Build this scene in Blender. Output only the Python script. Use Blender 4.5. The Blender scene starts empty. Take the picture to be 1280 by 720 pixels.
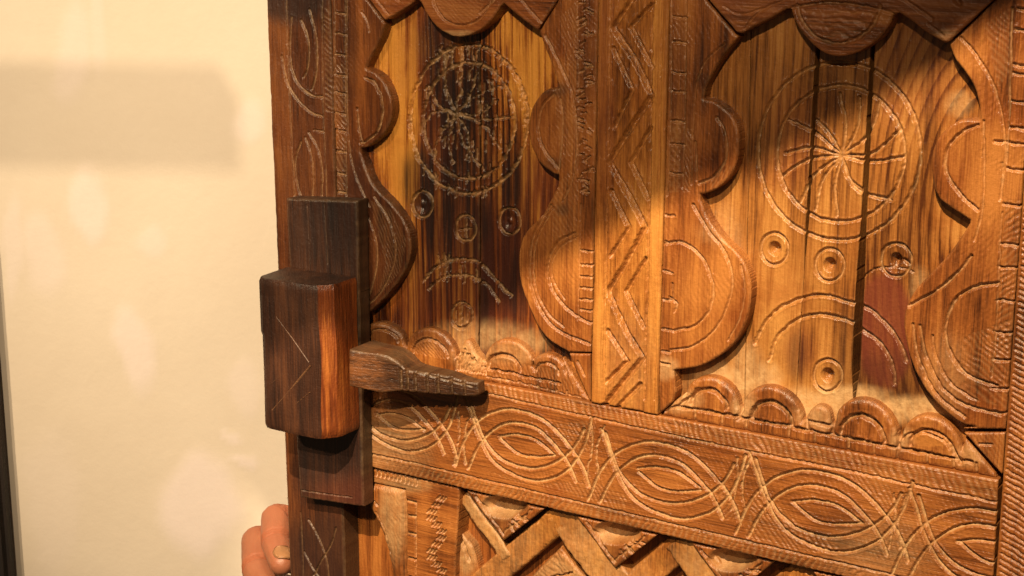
import bpy, bmesh, math
import numpy as np
from mathutils import Matrix, Vector

# ------------------------------------------------------------------ camera, light, exposure
SC = bpy.context.scene
COL = SC.collection
# camera solved from the vanishing points of the door's rails and stiles (photo pixels 1280x720)
CX, CY = 640.0, 360.0
VP1 = np.array([-2850.0, -160.0]); VP2 = np.array([630.0, 8600.0])
FPX = math.sqrt(-((VP1[0]-CX)*(VP2[0]-CX) + (VP1[1]-CY)*(VP2[1]-CY)))
def _n(v): v = np.array(v, float); return v/np.linalg.norm(v)
AX = -_n([VP1[0]-CX, VP1[1]-CY, FPX])          # door right
AZ = -_n([VP2[0]-CX, VP2[1]-CY, FPX])          # door up
AY = _n(np.cross(AZ, AX))                      # into the door
AX = _n(np.cross(AY, AZ))
def _ray(x, y): return np.array([x-CX, y-CY, FPX])/FPX
PLANE_C = float(AY @ (_ray(345, 360)*790.0))   # millimetres
_r0 = _ray(800, 400); ORG = _r0*PLANE_C/(AY @ _r0)
RW = np.stack([AX, AY, AZ])                    # camera coords -> door coords
CAMPOS = RW @ (-ORG)                           # mm
def P(x, y, h=0.0):
    """point (X, Z) in mm of the door plane raised by h towards the viewer, seen at photo pixel x, y"""
    x = np.asarray(x, float); y = np.asarray(y, float)
    r = np.stack([(x-CX)/FPX, (y-CY)/FPX, np.ones_like(x)], -1) @ RW.T
    t = (-h - CAMPOS[1])/r[..., 1]
    return CAMPOS[0]+t*r[..., 0], CAMPOS[2]+t*r[..., 2]
def P3(x, y, h=0.0):
    X, Z = P(x, y, h); return np.array([float(X), -h, float(Z)])
def toPix(X, Z, h=0.0):
    p = np.stack([X-CAMPOS[0], -h-CAMPOS[1]+0*X, Z-CAMPOS[2]], -1) @ RW
    return CX+FPX*p[..., 0]/p[..., 2], CY+FPX*p[..., 1]/p[..., 2]
MM = 0.001

cam = bpy.data.cameras.new('camera'); camo = bpy.data.objects.new('camera', cam); COL.objects.link(camo)
cam.sensor_width = 36.0; cam.lens = 36.0*FPX/1280.0; cam.clip_start = 0.02; cam.clip_end = 60
Mr = Matrix([[RW[i, 0], -RW[i, 1], -RW[i, 2]] for i in range(3)]).to_4x4()
Mr.translation = Vector(CAMPOS*MM); camo.matrix_world = Mr
SC.camera = camo

w = bpy.data.worlds.new('World'); SC.world = w; w.use_nodes = True
w.node_tree.nodes['Background'].inputs[0].default_value = (1.0, 0.70, 0.42, 1)
w.node_tree.nodes['Background'].inputs[1].default_value = 0.085
SC.view_settings.view_transform = 'Standard'; SC.view_settings.look = 'None'
SC.view_settings.exposure = 0.0; SC.view_settings.gamma = 1.0

def lamp(name, loc, target, power, col, radius, spot=None, blend=0.6):
    d = bpy.data.lights.new(name, 'SPOT' if spot else 'POINT')
    d.energy = power; d.color = col; d.shadow_soft_size = radius
    if spot: d.spot_size = math.radians(spot); d.spot_blend = blend
    o = bpy.data.objects.new(name, d); COL.objects.link(o)
    o.location = loc
    dv = Vector(target)-Vector(loc); o.rotation_euler = dv.to_track_quat('-Z', 'Y').to_euler()
    return o
LAMP_A = Vector((0.22, -1.10, 1.20)); LAMP_B = Vector((0.30, -1.02, 0.71)); LAMP_C = Vector((-0.22, -1.05, 0.86)); LAMP_D = Vector((-0.38, -1.02, 0.62))
WARM = (1.0, 0.76, 0.48)
lamp('ceiling_or_fill_spot', LAMP_A, (0.11, 0, -0.05), 262, WARM, 0.008, 25, 0.35)
lamp('ceiling_or_fill_spot', LAMP_B, (-0.16, 0, 0.06), 57, WARM, 0.010, 29, 1.0)
lamp('ceiling_or_fill_spot', LAMP_C, (-0.34, 0.12, 0.0), 33, WARM, 0.004, 22, 0.6)
lamp('ceiling_or_fill_spot', LAMP_D, (-0.36, 0.10, -0.05), 46, WARM, 0.02, 24, 0.6)  # added fill spot that brightens the plaster wall

# ------------------------------------------------------------------ numpy helpers
_rng = np.random.default_rng(7)
_T = _rng.random((8, 256, 256))
def vnoise(x, y, s=0):
    xi = np.floor(x); yi = np.floor(y); fx = x-xi; fy = y-yi
    xi = xi.astype(np.int64) & 255; yi = yi.astype(np.int64) & 255
    x1 = (xi+1) & 255; y1 = (yi+1) & 255; t = _T[s % 8]
    fx = fx*fx*(3-2*fx); fy = fy*fy*(3-2*fy)
    return (t[xi, yi]*(1-fx)+t[x1, yi]*fx)*(1-fy)+(t[xi, y1]*(1-fx)+t[x1, y1]*fx)*fy
def fbm(x, y, s=0, o=3):
    v = 0; a = 0.5; n = 0
    for k in range(o):
        v = v+a*vnoise(x*2**k+17.3*k, y*2**k+9.1*k, s+k); n += a; a *= 0.5
    return v/n
def sst(a, b, x): t = np.clip((x-a)/(b-a), 0, 1); return t*t*(3-2*t)

def cr(pts, n=8):
    """Catmull-Rom through photo points"""
    p = np.array(pts, float)
    if len(p) < 3: return p
    q = np.vstack([2*p[0]-p[1], p, 2*p[-1]-p[-2]]); out = []
    t = np.linspace(0, 1, n, endpoint=False)[:, None]
    for i in range(1, len(q)-2):
        a, b, c, d = q[i-1], q[i], q[i+1], q[i+2]
        out.append(0.5*((2*b)+(-a+c)*t+(2*a-5*b+4*c-d)*t*t+(-a+3*b-3*c+d)*t**3))
    out.append(p[-1:]); return np.vstack(out)
def ell(cx, cy, rx, ry, a0=0, a1=360, n=48, tilt=0.0):
    a = np.radians(np.linspace(a0, a1, n)); x = rx*np.cos(a); y = ry*np.sin(a)
    return np.stack([cx+x, cy+y+tilt*x], -1)
def join(*a): return np.vstack([np.array(k, float).reshape(-1, 2) for k in a])
def dseg(px, py, A, B):
    """min distance of points to segments A[i]-B[i] plus nearest point"""
    best = np.full(px.shape, 1e9); nx = np.zeros_like(px); ny = np.zeros_like(py)
    for (ax, ay), (bx, by) in zip(A, B):
        dx, dy = bx-ax, by-ay; L = dx*dx+dy*dy+1e-12
        t = np.clip(((px-ax)*dx+(py-ay)*dy)/L, 0, 1)
        qx = ax+t*dx; qy = ay+t*dy; d = (px-qx)**2+(py-qy)**2
        m = d < best; best = np.where(m, d, best); nx = np.where(m, qx, nx); ny = np.where(m, qy, ny)
    return np.sqrt(best), nx, ny
def inside(px, py, poly):
    c = np.zeros(px.shape, bool); n = len(poly); j = n-1
    for i in range(n):
        xi, yi = poly[i]; xj, yj = poly[j]
        if yi != yj:
            c ^= ((yi > py) != (yj > py)) & (px < (xj-xi)*(py-yi)/(yj-yi)+xi)
        j = i
    return c
def mmpoly(pts, h):
    p = np.array(pts, float); X, Z = P(p[:, 0], p[:, 1], h); return np.stack([X, Z], -1)

# ------------------------------------------------------------------ materials
MATS = {}
def nd(t, kind, **kw):
    n = t.nodes.new(kind)
    for k, v in kw.items():
        if k == 'op': n.operation = v
        elif k == 'bt': n.blend_type = v
        else: n.inputs[k].default_value = v
    return n
def mixc(t, fac, a, b, bt='MIX'):
    m = t.nodes.new('ShaderNodeMix'); m.data_type = 'RGBA'; m.blend_type = bt
    for s, v in ((0, fac), (6, a), (7, b)):
        if hasattr(v, 'default_value') or hasattr(v, 'is_linked'): t.links.new(v, m.inputs[s])
        else: m.inputs[s].default_value = v if s == 0 else (*v, 1)
    return m.outputs[2]
def ramp(t, src, stops):
    r = t.nodes.new('ShaderNodeValToRGB'); e = r.color_ramp.elements
    while len(e) < len(stops): e.new(0.5)
    for k, (p, c) in enumerate(stops): e[k].position = p; e[k].color = (*c, 1)
    t.links.new(src, r.inputs[0]); return r.outputs[0]
def math_(t, op, a, b=None):
    m = t.nodes.new('ShaderNodeMath'); m.operation = op
    for i, v in enumerate((a, b)):
        if v is None: continue
        if hasattr(v, 'is_linked'): t.links.new(v, m.inputs[i])
        else: m.inputs[i].default_value = v
    return m.outputs[0]
def wood(name, dark, mid, light, axis='Z', seed=0.0, rough=0.42, fib=1.0, contrast=1.0):
    if name in MATS: return MATS[name]
    m = bpy.data.materials.new(name); m.use_nodes = True; t = m.node_tree; b = t.nodes['Principled BSDF']
    tc = t.nodes.new('ShaderNodeTexCoord')
    mp = t.nodes.new('ShaderNodeMapping'); mp.inputs['Location'].default_value = (seed, seed*1.7, seed*0.6)
    s = {'Z': (230, 230, 9), 'X': (9, 230, 230)}[axis]
    mp.inputs['Scale'].default_value = s; t.links.new(tc.outputs['Object'], mp.inputs[0])
    n1 = nd(t, 'ShaderNodeTexNoise', Scale=1.0, Detail=5.0, Roughness=0.65, Distortion=0.5); t.links.new(mp.outputs[0], n1.inputs['Vector'])
    mp2 = t.nodes.new('ShaderNodeMapping'); mp2.inputs['Location'].default_value = (seed*3.1, 0, seed)
    s2 = {'Z': (1500, 1500, 60), 'X': (60, 1500, 1500)}[axis]
    mp2.inputs['Scale'].default_value = s2; t.links.new(tc.outputs['Object'], mp2.inputs[0])
    n2 = nd(t, 'ShaderNodeTexNoise', Scale=1.0, Detail=3.0, Roughness=0.6); t.links.new(mp2.outputs[0], n2.inputs['Vector'])
    mp3 = t.nodes.new('ShaderNodeMapping'); mp3.inputs['Location'].default_value = (seed*2.1, 0, seed*4)
    s3 = {'Z': (45, 45, 16), 'X': (16, 45, 45)}[axis]
    mp3.inputs['Scale'].default_value = s3; t.links.new(tc.outputs['Object'], mp3.inputs[0])
    n3 = nd(t, 'ShaderNodeTexNoise', Scale=1.0, Detail=4.0, Roughness=0.6); t.links.new(mp3.outputs[0], n3.inputs['Vector'])
    n4 = nd(t, 'ShaderNodeTexNoise', Scale=700.0, Detail=3.0, Roughness=0.7); t.links.new(tc.outputs['Object'], n4.inputs['Vector'])
    at = t.nodes.new('ShaderNodeAttribute'); at.attribute_name = 'paint'
    sp = t.nodes.new('ShaderNodeSeparateColor'); t.links.new(at.outputs['Color'], sp.inputs[0])
    gr = t.nodes.new('ShaderNodeAttribute'); gr.attribute_name = 'grain'
    # grain value: noise + modelled ridges
    g = math_(t, 'ADD', math_(t, 'MULTIPLY', n1.outputs[0], 0.62*contrast), math_(t, 'ADD', math_(t, 'MULTIPLY', n3.outputs[0], 0.75), -0.165))
    g = math_(t, 'ADD', g, math_(t, 'MULTIPLY', math_(t, 'SUBTRACT', n2.outputs[0], 0.5), 0.55*fib))
    g = math_(t, 'ADD', g, gr.outputs['Fac'])
    sat = lambda k: (k[0], k[1]*.87, k[2]*.76)
    c = ramp(t, g, [(0.30, tuple(v*.62 for v in sat(dark))), (0.52, sat(mid)), (0.76, sat(light))])
    n5 = nd(t, 'ShaderNodeTexNoise', Scale=38.0, Detail=4.0, Roughness=0.6); t.links.new(tc.outputs['Object'], n5.inputs['Vector'])
    mr = t.nodes.new('ShaderNodeMapRange'); mr.inputs[1].default_value = .5; mr.inputs[2].default_value = .72; mr.inputs[4].default_value = .55; t.links.new(n5.outputs[0], mr.inputs[0])
    c = mixc(t, mr.outputs[0], c, mixc(t, 1.0, c, (.62, .40, .30), 'MULTIPLY'))
    # warm red blotches of the stain
    c = mixc(t, math_(t, 'MULTIPLY', sp.outputs[2], 0.8), c, (0.15, 0.034, 0.018))
    c = mixc(t, sp.outputs[1], c, (0.016, 0.009, 0.008))
    dustf = math_(t, 'MULTIPLY', sp.outputs[0], math_(t, 'ADD', 0.45, math_(t, 'MULTIPLY', n4.outputs[0], 0.9)))
    dustf = math_(t, 'MINIMUM', dustf, 0.92)
    c = mixc(t, dustf, c, (0.52, 0.32, 0.14))
    t.links.new(c, b.inputs['Base Color'])
    r = math_(t, 'ADD', rough-0.20, math_(t, 'MULTIPLY', n3.outputs[0], 0.22))
    r = math_(t, 'ADD', r, math_(t, 'MULTIPLY', sp.outputs[0], 0.4)); t.links.new(r, b.inputs['Roughness'])
    b.inputs['Specular IOR Level'].default_value = 0.55
    bp = t.nodes.new('ShaderNodeBump'); bp.inputs['Strength'].default_value = 0.8; bp.inputs['Distance'].default_value = 0.0005
    hh = math_(t, 'ADD', math_(t, 'MULTIPLY', n2.outputs[0], 0.9*fib), math_(t, 'MULTIPLY', n4.outputs[0], 0.6))
    t.links.new(hh, bp.inputs['Height']); t.links.new(bp.outputs[0], b.inputs['Normal'])
    MATS[name] = m; return m
D1, M1, L1c = (0.085, 0.026, 0.008), (0.23, 0.082, 0.020), (0.40, 0.175, 0.045)
W_APP = lambda: wood('carved_wood', D1, M1, L1c, 'Z', 0.0)
W_RAIL = lambda: wood('rail_wood', (0.11, 0.036, 0.010), (0.25, 0.092, 0.022), (0.40, 0.17, 0.045), 'X', 3.0, 0.44)
W_MUL = lambda: wood('mullion_wood', (0.12, 0.036, 0.008), (0.31, 0.125, 0.027), (0.50, 0.25, 0.062), 'Z', 5.0, 0.40)
W_BRDL = lambda: wood('burnt_board_wood', (0.045, 0.012, 0.005), (0.24, 0.078, 0.014), (0.60, 0.30, 0.06), 'Z', 9.0, 0.38, 1.0, 1.1)
W_BRDR = lambda: wood('honey_board_wood', (0.12, 0.041, 0.012), (0.29, 0.128, 0.032), (0.45, 0.238, 0.07), 'Z', 13.0, 0.38, 0.9, 0.9)
W_STILE = lambda: wood('stile_wood', (0.03, 0.010, 0.004), (0.09, 0.030, 0.009), (0.18, 0.068, 0.019), 'Z', 21.0, 0.48)
W_LOCK = lambda: wood('lock_wood', (0.014, 0.006, 0.004), (0.036, 0.014, 0.007), (0.085, 0.034, 0.014), 'Z', 31.0, 0.55)
W_LOCKS = lambda: wood('lock_split_lit_wood', (0.07, 0.018, 0.005), (0.17, 0.046, 0.010), (0.42, 0.16, 0.035), 'Z', 37.0, 0.5)  # split chamfer colour; also paints light onto the block's right side
W_KEY = lambda: wood('key_wood', (0.03, 0.013, 0.007), (0.065, 0.029, 0.013), (0.17, 0.072, 0.026), 'X', 41.0, 0.5)
W_ARCH = lambda: wood('arch_wood', (0.10, 0.032, 0.010), (0.24, 0.082, 0.022), (0.36, 0.15, 0.042), 'X', 51.0, 0.46)

# ------------------------------------------------------------------ objects
def link(o, parent=None):
    COL.objects.link(o)
    if parent is not None: o.parent = parent
    return o
def empty(name, parent=None):
    return link(bpy.data.objects.new(name, None), parent)
def mesh_np(name, V, F, smooth, parent, mat, attrs=None):
    """V (n,3) metres, F list of quad index array (m,4)"""
    me = bpy.data.meshes.new(name)
    me.vertices.add(len(V)); me.vertices.foreach_set('co', V.astype(np.float32).ravel())
    me.loops.add(F.size); me.loops.foreach_set('vertex_index', F.astype(np.int32).ravel())
    me.polygons.add(len(F))
    me.polygons.foreach_set('loop_start', np.arange(0, F.size, 4, dtype=np.int32))
    me.polygons.foreach_set('loop_total', np.full(len(F), 4, np.int32))
    me.polygons.foreach_set('use_smooth', smooth)
    me.update(calc_edges=True); me.validate()
    if attrs:
        for k, v in attrs.items():
            if v.ndim == 2:
                a = me.attributes.new(k, 'FLOAT_COLOR', 'POINT'); a.data.foreach_set('color', v.astype(np.float32).ravel())
            else:
                a = me.attributes.new(k, 'FLOAT', 'POINT'); a.data.foreach_set('value', v.astype(np.float32))
    me.materials.append(mat)
    return link(bpy.data.objects.new(name, me), parent)

def G(pts, wd=1.0, dp=0.7, dust=0.5, rag=0.25, lip=0.12, smooth=True):
    return dict(pts=cr(pts) if smooth else np.array(pts, float), w=wd, d=dp, dust=dust, rag=rag, lip=lip)

def piece(name, parent, outline, htop, hbot, mat, grooves=(), hatch=(), paint=(), domes=(), res=0.34,
          edge=0.8, edgenoise=0.25, rough=0.12, ridges=0.0, ridge_axis='Z', seed=0, extra=None, graincol=0.0, slope=None, wear=0.3, tool=None, rings=0, knots=None, ringamp=.6):
    """a carved board: outline traced on its own face, relief cut into the face as geometry, side walls down to hbot"""
    O = mmpoly(outline, htop)
    lo = O.min(0)-res; hi = O.max(0)+res
    nx = int((hi[0]-lo[0])/res)+2; nz = int((hi[1]-lo[1])/res)+2
    gx = lo[0]+np.arange(nx)*res; gz = lo[1]+np.arange(nz)*res
    X, Z = np.meshgrid(gx, gz, indexing='ij')
    # distance only needed near the border
    wob = (fbm(X*0.35, Z*0.35, seed+1, 2)-0.5)*2*edgenoise
    ins = inside(X, Z, O)
    d, qx, qy = dseg(X, Z, O, np.roll(O, -1, 0))
    sd = np.where(ins, d, -d)
    keepv = sd > -0.72*res
    cell = keepv[:-1, :-1] & keepv[1:, :-1] & keepv[1:, 1:] & keepv[:-1, 1:]
    used = np.zeros_like(keepv)
    for a in (slice(0, -1), slice(1, None)):
        for b in (slice(0, -1), slice(1, None)): used[a, b] |= cell
    snap = used & (sd < 0.22*res)
    X = np.where(snap, qx, X); Z = np.where(snap, qy, Z); de = np.where(snap, 0, np.maximum(sd, 0))
    idx = -np.ones(X.shape, np.int64); idx[used] = np.arange(used.sum())
    x = X[used]; z = Z[used]; de = de[used]; wob = wob[used]
    px, py = toPix(x, z, htop)
    rstreak = None; H = np.zeros_like(x); dust = np.zeros_like(x); burn_shade = np.zeros_like(x); red = np.zeros_like(x); grain = np.zeros_like(x)
    # unplaned surface and raised grain
    H += (fbm(x*0.05, z*0.05, seed+3, 3)-0.5)*rough*6 + (fbm(x*0.9, z*0.5, seed+5, 2)-0.5)*rough
    if ridges:
        a, b = (x, z) if ridge_axis == 'Z' else (z, x)
        a2 = a+6*(fbm(a*0.012+3, b*0.014, seed, 2)-0.5)
        r = 0.5*vnoise(a2*0.42, b*0.014, seed+2)+0.32*vnoise(a2*1.1, b*0.02, seed+4)+.18*vnoise(a2*2.3, b*.03, seed+1)
        H += (r-0.5)*2*ridges
        grain += (r-0.5)*graincol; rstreak = r
        if rings:
            if knots is not None:
                kx, kz = mmpoly([knots], htop)[0]; q = np.hypot(x-kx, (z-kz)*.42)
                a3 = q+3.5*(fbm(x*.03, z*.015, seed, 3)-.5)
            else: a3 = a+9*(fbm(a*.02+7, b*.006, seed+3, 3)-.5)+.012*b
            sw = (a3/rings+2.2*fbm(a3*.06, b*.002, seed, 2)) % 1
            late = sst(.45, .93, sw)*(1-sst(.93, 1.0, sw)); rs_ = ringamp*np.clip(fbm(a*.035+3, b*.008, seed+2, 3)*2.6-.75, .05, 1.2); grain -= (late-.25)*.34*rs_; H += late*.14*rs_
    if extra is not None: H = H+extra(x, z, px, py)
    if tool:
        a = math.radians(tool[0]); u = x*math.cos(a)+z*math.sin(a)+tool[1]*2.2*(fbm(x*.12, z*.12, seed+5, 3)-.5)
        tri = np.abs((u/tool[1]) % 1-.5)*2
        H -= tool[2]*tri*np.clip(fbm(x*.09+5, z*.09, seed+1, 3)-.32, 0, 1)*4
    # hatch fields
    for hf in hatch:
        poly = mmpoly(hf['poly'], htop); m = inside(x, z, poly)
        if not m.any(): continue
        xx, zz = x[m], z[m]; a = math.radians(hf['ang'])
        u = xx*math.cos(a)+zz*math.sin(a)+hf['p']*1.5*(fbm(xx*0.16, zz*0.16, seed, 3)-0.5)*hf.get('wob', 1)
        ph = (u/hf['p']) % 1.0
        tri = np.clip(1-np.abs(ph-0.5)*2/hf.get('duty', 0.75), 0, 1)
        amp = hf['d']*2.2*np.clip(fbm(xx*0.2, zz*0.2, seed+2, 3)-0.18, 0, 1)
        if 'ang2' in hf:
            a2 = math.radians(hf['ang2']); u2 = xx*math.cos(a2)+zz*math.sin(a2)
            tri = np.maximum(tri, np.clip(1-np.abs((u2/hf['p']) % 1-0.5)*2/hf.get('duty', 0.75), 0, 1))
        H[m] -= amp*tri; dust[m] = np.maximum(dust[m], tri*hf.get('dust', 0.15))
    cut = np.zeros_like(x); lipv = np.zeros_like(x)
    for g in grooves:
        q = mmpoly(g['pts'], htop); R = g['w']*2.4
        m = (x > q[:, 0].min()-R) & (x < q[:, 0].max()+R) & (z > q[:, 1].min()-R) & (z < q[:, 1].max()+R)
        if not m.any(): continue
        xx, zz = x[m], z[m]
        jx = (fbm(xx*0.35, zz*0.35, seed+6, 2)-0.5)*g['rag']*1.8; jz = (fbm(xx*0.35+40, zz*0.35, seed+6, 2)-0.5)*g['rag']*1.8
        dd, _, _ = dseg(xx+jx, zz+jz, q[:-1], q[1:])
        ww = g['w']*.88*(1+g['rag']*1.6*(fbm(xx*0.7, zz*0.7, seed+1, 2)-0.5))
        prof = np.clip(1-dd/ww, 0, 1); prof = prof*(1.25-0.25*prof)
        dep = g['d']*1.9*(1+g['rag']*1.4*(vnoise(xx*0.8, zz*0.8, seed+3)-0.5))
        cut[m] = np.maximum(cut[m], prof*dep)
        lipv[m] = np.maximum(lipv[m], 0.75*g['lip']*np.exp(-((dd-1.25*ww)/(0.45*ww))**2)*(0.5+vnoise(xx*0.9, zz*0.9, seed)))
        dust[m] = np.maximum(dust[m], g['dust']*.85*sst(0.1, 0.8, prof)*(0.2+1.3*fbm(xx*0.22, zz*0.22, seed+7, 2)))
    H = H-cut+lipv*(cut < 0.05)
    for dm in domes:     # (centre px, rx, ry, height, power): raised pads, or conical holes when negative
        cxm = mmpoly([dm[0]], htop)[0]; e1 = mmpoly([(dm[0][0]+dm[1], dm[0][1])], htop)[0]; e2 = mmpoly([(dm[0][0], dm[0][1]+dm[2])], htop)[0]
        rr = np.sqrt(((x-cxm[0])/(e1[0]-cxm[0]))**2+((z-cxm[1])/(e2[1]-cxm[1]))**2)
        H += dm[3]*np.clip(1-rr, 0, 1)**dm[4]
    for pt in paint:     # (channel, centre px, rx, ry, strength, softness, noise)
        ch, c, rx, ry, st, so, no = pt
        rr = np.sqrt(((px-c[0])/rx)**2+((py-c[1])/ry)**2)
        rr = rr+no*2*(fbm(x*0.12, z*0.05, seed+4, 3)-0.5)
        v = st*(1-sst(1-so, 1+so, rr))
        if ch == 'dust': dust = np.maximum(dust, v*(0.5+fbm(x*0.5, z*0.5, seed, 3)))
        elif ch == 'burn_shade': burn_shade = np.maximum(burn_shade, v)  # channel shared by scorch, stain and painted shadow
        elif ch == 'red': red = np.maximum(red, v)
        elif ch == 'tone': grain += v
    if rstreak is not None and ridges > .15: burn_shade = burn_shade*(.62+.38*sst(.66, .36, rstreak+.25*(fbm(x*.9, z*.03, seed+6, 2)-.5)))
    # rounded, slightly battered arrises
    e = np.maximum(edge*(1+wob*1.2), 0.15); dd = np.clip(de/e, 0, 1)
    H -= e*(1-np.sqrt(np.clip(1-(1-dd)**2, 0, 1)))*0.9
    dust = np.maximum(dust, 0.35*wear*(1-sst(0, 1.3, de/np.maximum(edge, 0.5)))*fbm(x*0.4, z*0.4, seed+2, 2)*1.6)
    if slope is not None: H = H+slope(x, z, px, py)
    y = -(htop+H)
    V = np.stack([x, y, z], -1)
    c = np.argwhere(cell); i, j = c[:, 0], c[:, 1]
    F = np.stack([idx[i, j], idx[i+1, j], idx[i+1, j+1], idx[i, j+1]], -1)   # faces -Y
    # side walls
    E = np.concatenate([F[:, [0, 1]], F[:, [1, 2]], F[:, [2, 3]], F[:, [3, 0]]])
    key = np.minimum(E[:, 0], E[:, 1])*len(V)+np.maximum(E[:, 0], E[:, 1])
    _, first, cnt = np.unique(key, return_index=True, return_counts=True)
    B = E[first[cnt == 1]]
    bv, inv = np.unique(B, return_inverse=True); inv = inv.reshape(B.shape)
    n0 = len(V); top = V[bv].copy(); bot = top.copy(); bot[:, 1] = -hbot
    mid = top.copy(); mid[:, 1] = top[:, 1]*0.5+bot[:, 1]*0.5
    nb = len(bv)
    Vw = np.concatenate([top, mid, bot]); a = inv[:, 0]; b = inv[:, 1]
    W = np.concatenate([np.stack([b+n0, a+n0, a+n0+nb, b+n0+nb], -1), np.stack([b+n0+nb, a+n0+nb, a+n0+2*nb, b+n0+2*nb], -1)])
    VV = np.concatenate([V, Vw])*MM; FF = np.concatenate([F, W])
    sm = np.ones(len(FF), bool)
    pa = np.stack([dust, burn_shade, red, np.ones_like(dust)], -1)
    pa = np.concatenate([pa]+[pa[bv]*[0.6, 1, 1, 1]]*3); ga = np.concatenate([grain]+[grain[bv]]*3)
    return mesh_np(name, VV, FF, sm, parent, mat, {'paint': np.clip(pa, 0, 1), 'grain': ga})

def lerpx(p0, p1, y): return p0[0]+(p1[0]-p0[0])*(y-p0[1])/(p1[1]-p0[1])
xL = lambda y: lerpx((332.5, 0), (362, 715), y)              # free edge of the door
xS = lambda y: lerpx((415.5, 100), (429, 640), y)            # stile / panel joint
xM0 = lambda y: lerpx((747.5, 0), (737.6, 505), y)           # muntin left
xM1 = lambda y: lerpx((836.5, 0), (821.5, 521), y)           # muntin right
xJ = lambda y: lerpx((1278, 240), (1244, 720), y)            # right joint
yR0 = lambda x: 476.6+0.1895*(x-595.4)                       # rail top
yR1 = lambda x: 611.1+0.2322*(x-578.9)                       # rail bottom
TOP = -70; BOT = 850

door = empty('carved_door')
door['label'] = 'old carved brown wooden door with scrolled panels, standing ajar beside the cream wall'
door['category'] = 'door'; door['kind'] = 'thing'

# ---------------------------------------------------------------- door: frame members
back = None
def box_part(name, parent, x0, x1, h0, h1, z0, z1, mat, bev=0.0):
    bm = bmesh.new(); bmesh.ops.create_cube(bm, size=1)
    for v in bm.verts:
        v.co = Vector(((x0+x1)/2+v.co.x*(x1-x0), -((h0+h1)/2+v.co.y*(h1-h0)), (z0+z1)/2+v.co.z*(z1-z0)))*MM
    bmesh.ops.recalc_face_normals(bm, faces=bm.faces)
    if bev: bmesh.ops.bevel(bm, geom=bm.edges[:], offset=bev*MM, segments=2, affect='EDGES')
    me = bpy.data.meshes.new(name); bm.to_mesh(me); bm.free(); me.materials.append(mat)
    return link(bpy.data.objects.new(name, me), parent)
bx0 = float(P(xL(300), 300)[0])+6; bx1 = float(P(1440, 400)[0]); bz0 = float(P(800, BOT+40)[1])-6; bz1 = float(P(900, TOP)[1])+4
box_part('back_board', door, bx0, bx1, -34, -21, bz0, bz1, W_STILE(), 1)

st_g = [G([(357, -40), (359, 60), (364, 160), (368, 245)], 0.6, .4, .25),
        G([(376, 25), (384, 45), (386, 65), (384, 85), (379, 97)], .9, .6, .35), G([(387, 12), (394, 40), (396, 65), (395, 90), (390, 112)], .9, .6, .35),
        G([(364, 22), (362, 60), (365, 88), (375, 108), (390, 119), (402, 121)], .9, .6, .35), G([(352, 70), (358, 100), (370, 122), (388, 140), (402, 145)], .9, .6, .35),
        G([(376, 178), (370, 195), (369, 215), (374, 240), (384, 262)], .8, .5, .3), G([(381, 172), (388, 190), (391, 215), (390, 245)], .8, .5, .3),
        G([(386, 166), (397, 185), (402, 212), (402, 245)], .8, .5, .3), G([(392, 163), (403, 164)], .8, .5, .3),
        G([(403, -40), (403, 90), (406, 200), (408, 260)], .6, .4, .2),
        G([(386, 650), (398, 672), (408, 700), (412, 740)], .8, .5, .15), G([(392, 720), (402, 700), (414, 680), (420, 660)], .8, .5, .15), G([(380, 690), (392, 712), (410, 735)], .8, .5, .15),
        G([(376, 640), (379, 720), (382, 800)], .6, .4, .12)]
ys = [16, 42, 68, 94, 116, 142, 163, 189, 217, 240]
stile_out = join([(xL(y), y) for y in (TOP, 100, 300, 419, 560, 720, BOT)], [(xS(y)-.3, y) for y in (BOT, 600, 300, TOP)])
piece('stile', door, stile_out, 0.0, -35, W_STILE(), st_g,
      hatch=[dict(poly=[(404, 10), (415, 10), (417, 140), (407, 140)], ang=60, p=2.2, d=.35)],
      paint=[('burn_shade', (360, -8), 60, 34, .75, .35, .15), ('burn_shade', (405, 700), 60, 70, .72, .5, .2), ('tone', (348, 110), 14, 120, .16, .6, .3), ('burn_shade', (420, 600), 60, 60, .5, .5, .2)],  # lower dark patches: stain plus the lock's shadow painted in
      ridges=.12, seed=1, edge=1.2, graincol=.12)

# right stile with herringbone cuts
hb = []
for k in range(-14, 64):
    y0 = k*15+2
    hb.append(G([(xJ(y0)+5, y0), (xJ(y0)+21, y0+9), (xJ(y0)+36, y0+19)], .7, .4, .18, .45, smooth=False))
    hb.append(G([(xJ(y0)+5, y0+7.5), (xJ(y0)+20, y0+16), (xJ(y0)+35, y0+26)], .6, .32, .15, .45, smooth=False))
    hb.append(G([(xJ(y0)+37, y0+22), (xJ(y0)+55, y0+9), (xJ(y0)+70, y0)], .7, .4, .18, .45, smooth=False))
piece('stile', door, join([(xJ(y)+.6, y) for y in (TOP, 200, 500, BOT+60)], [(xJ(y)+120, y) for y in (BOT+60, TOP)]), 0.4, -35, W_APP(), hb,
      ridges=.08, seed=2, tool=(30, 2.1, .10), edge=.7)

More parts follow.
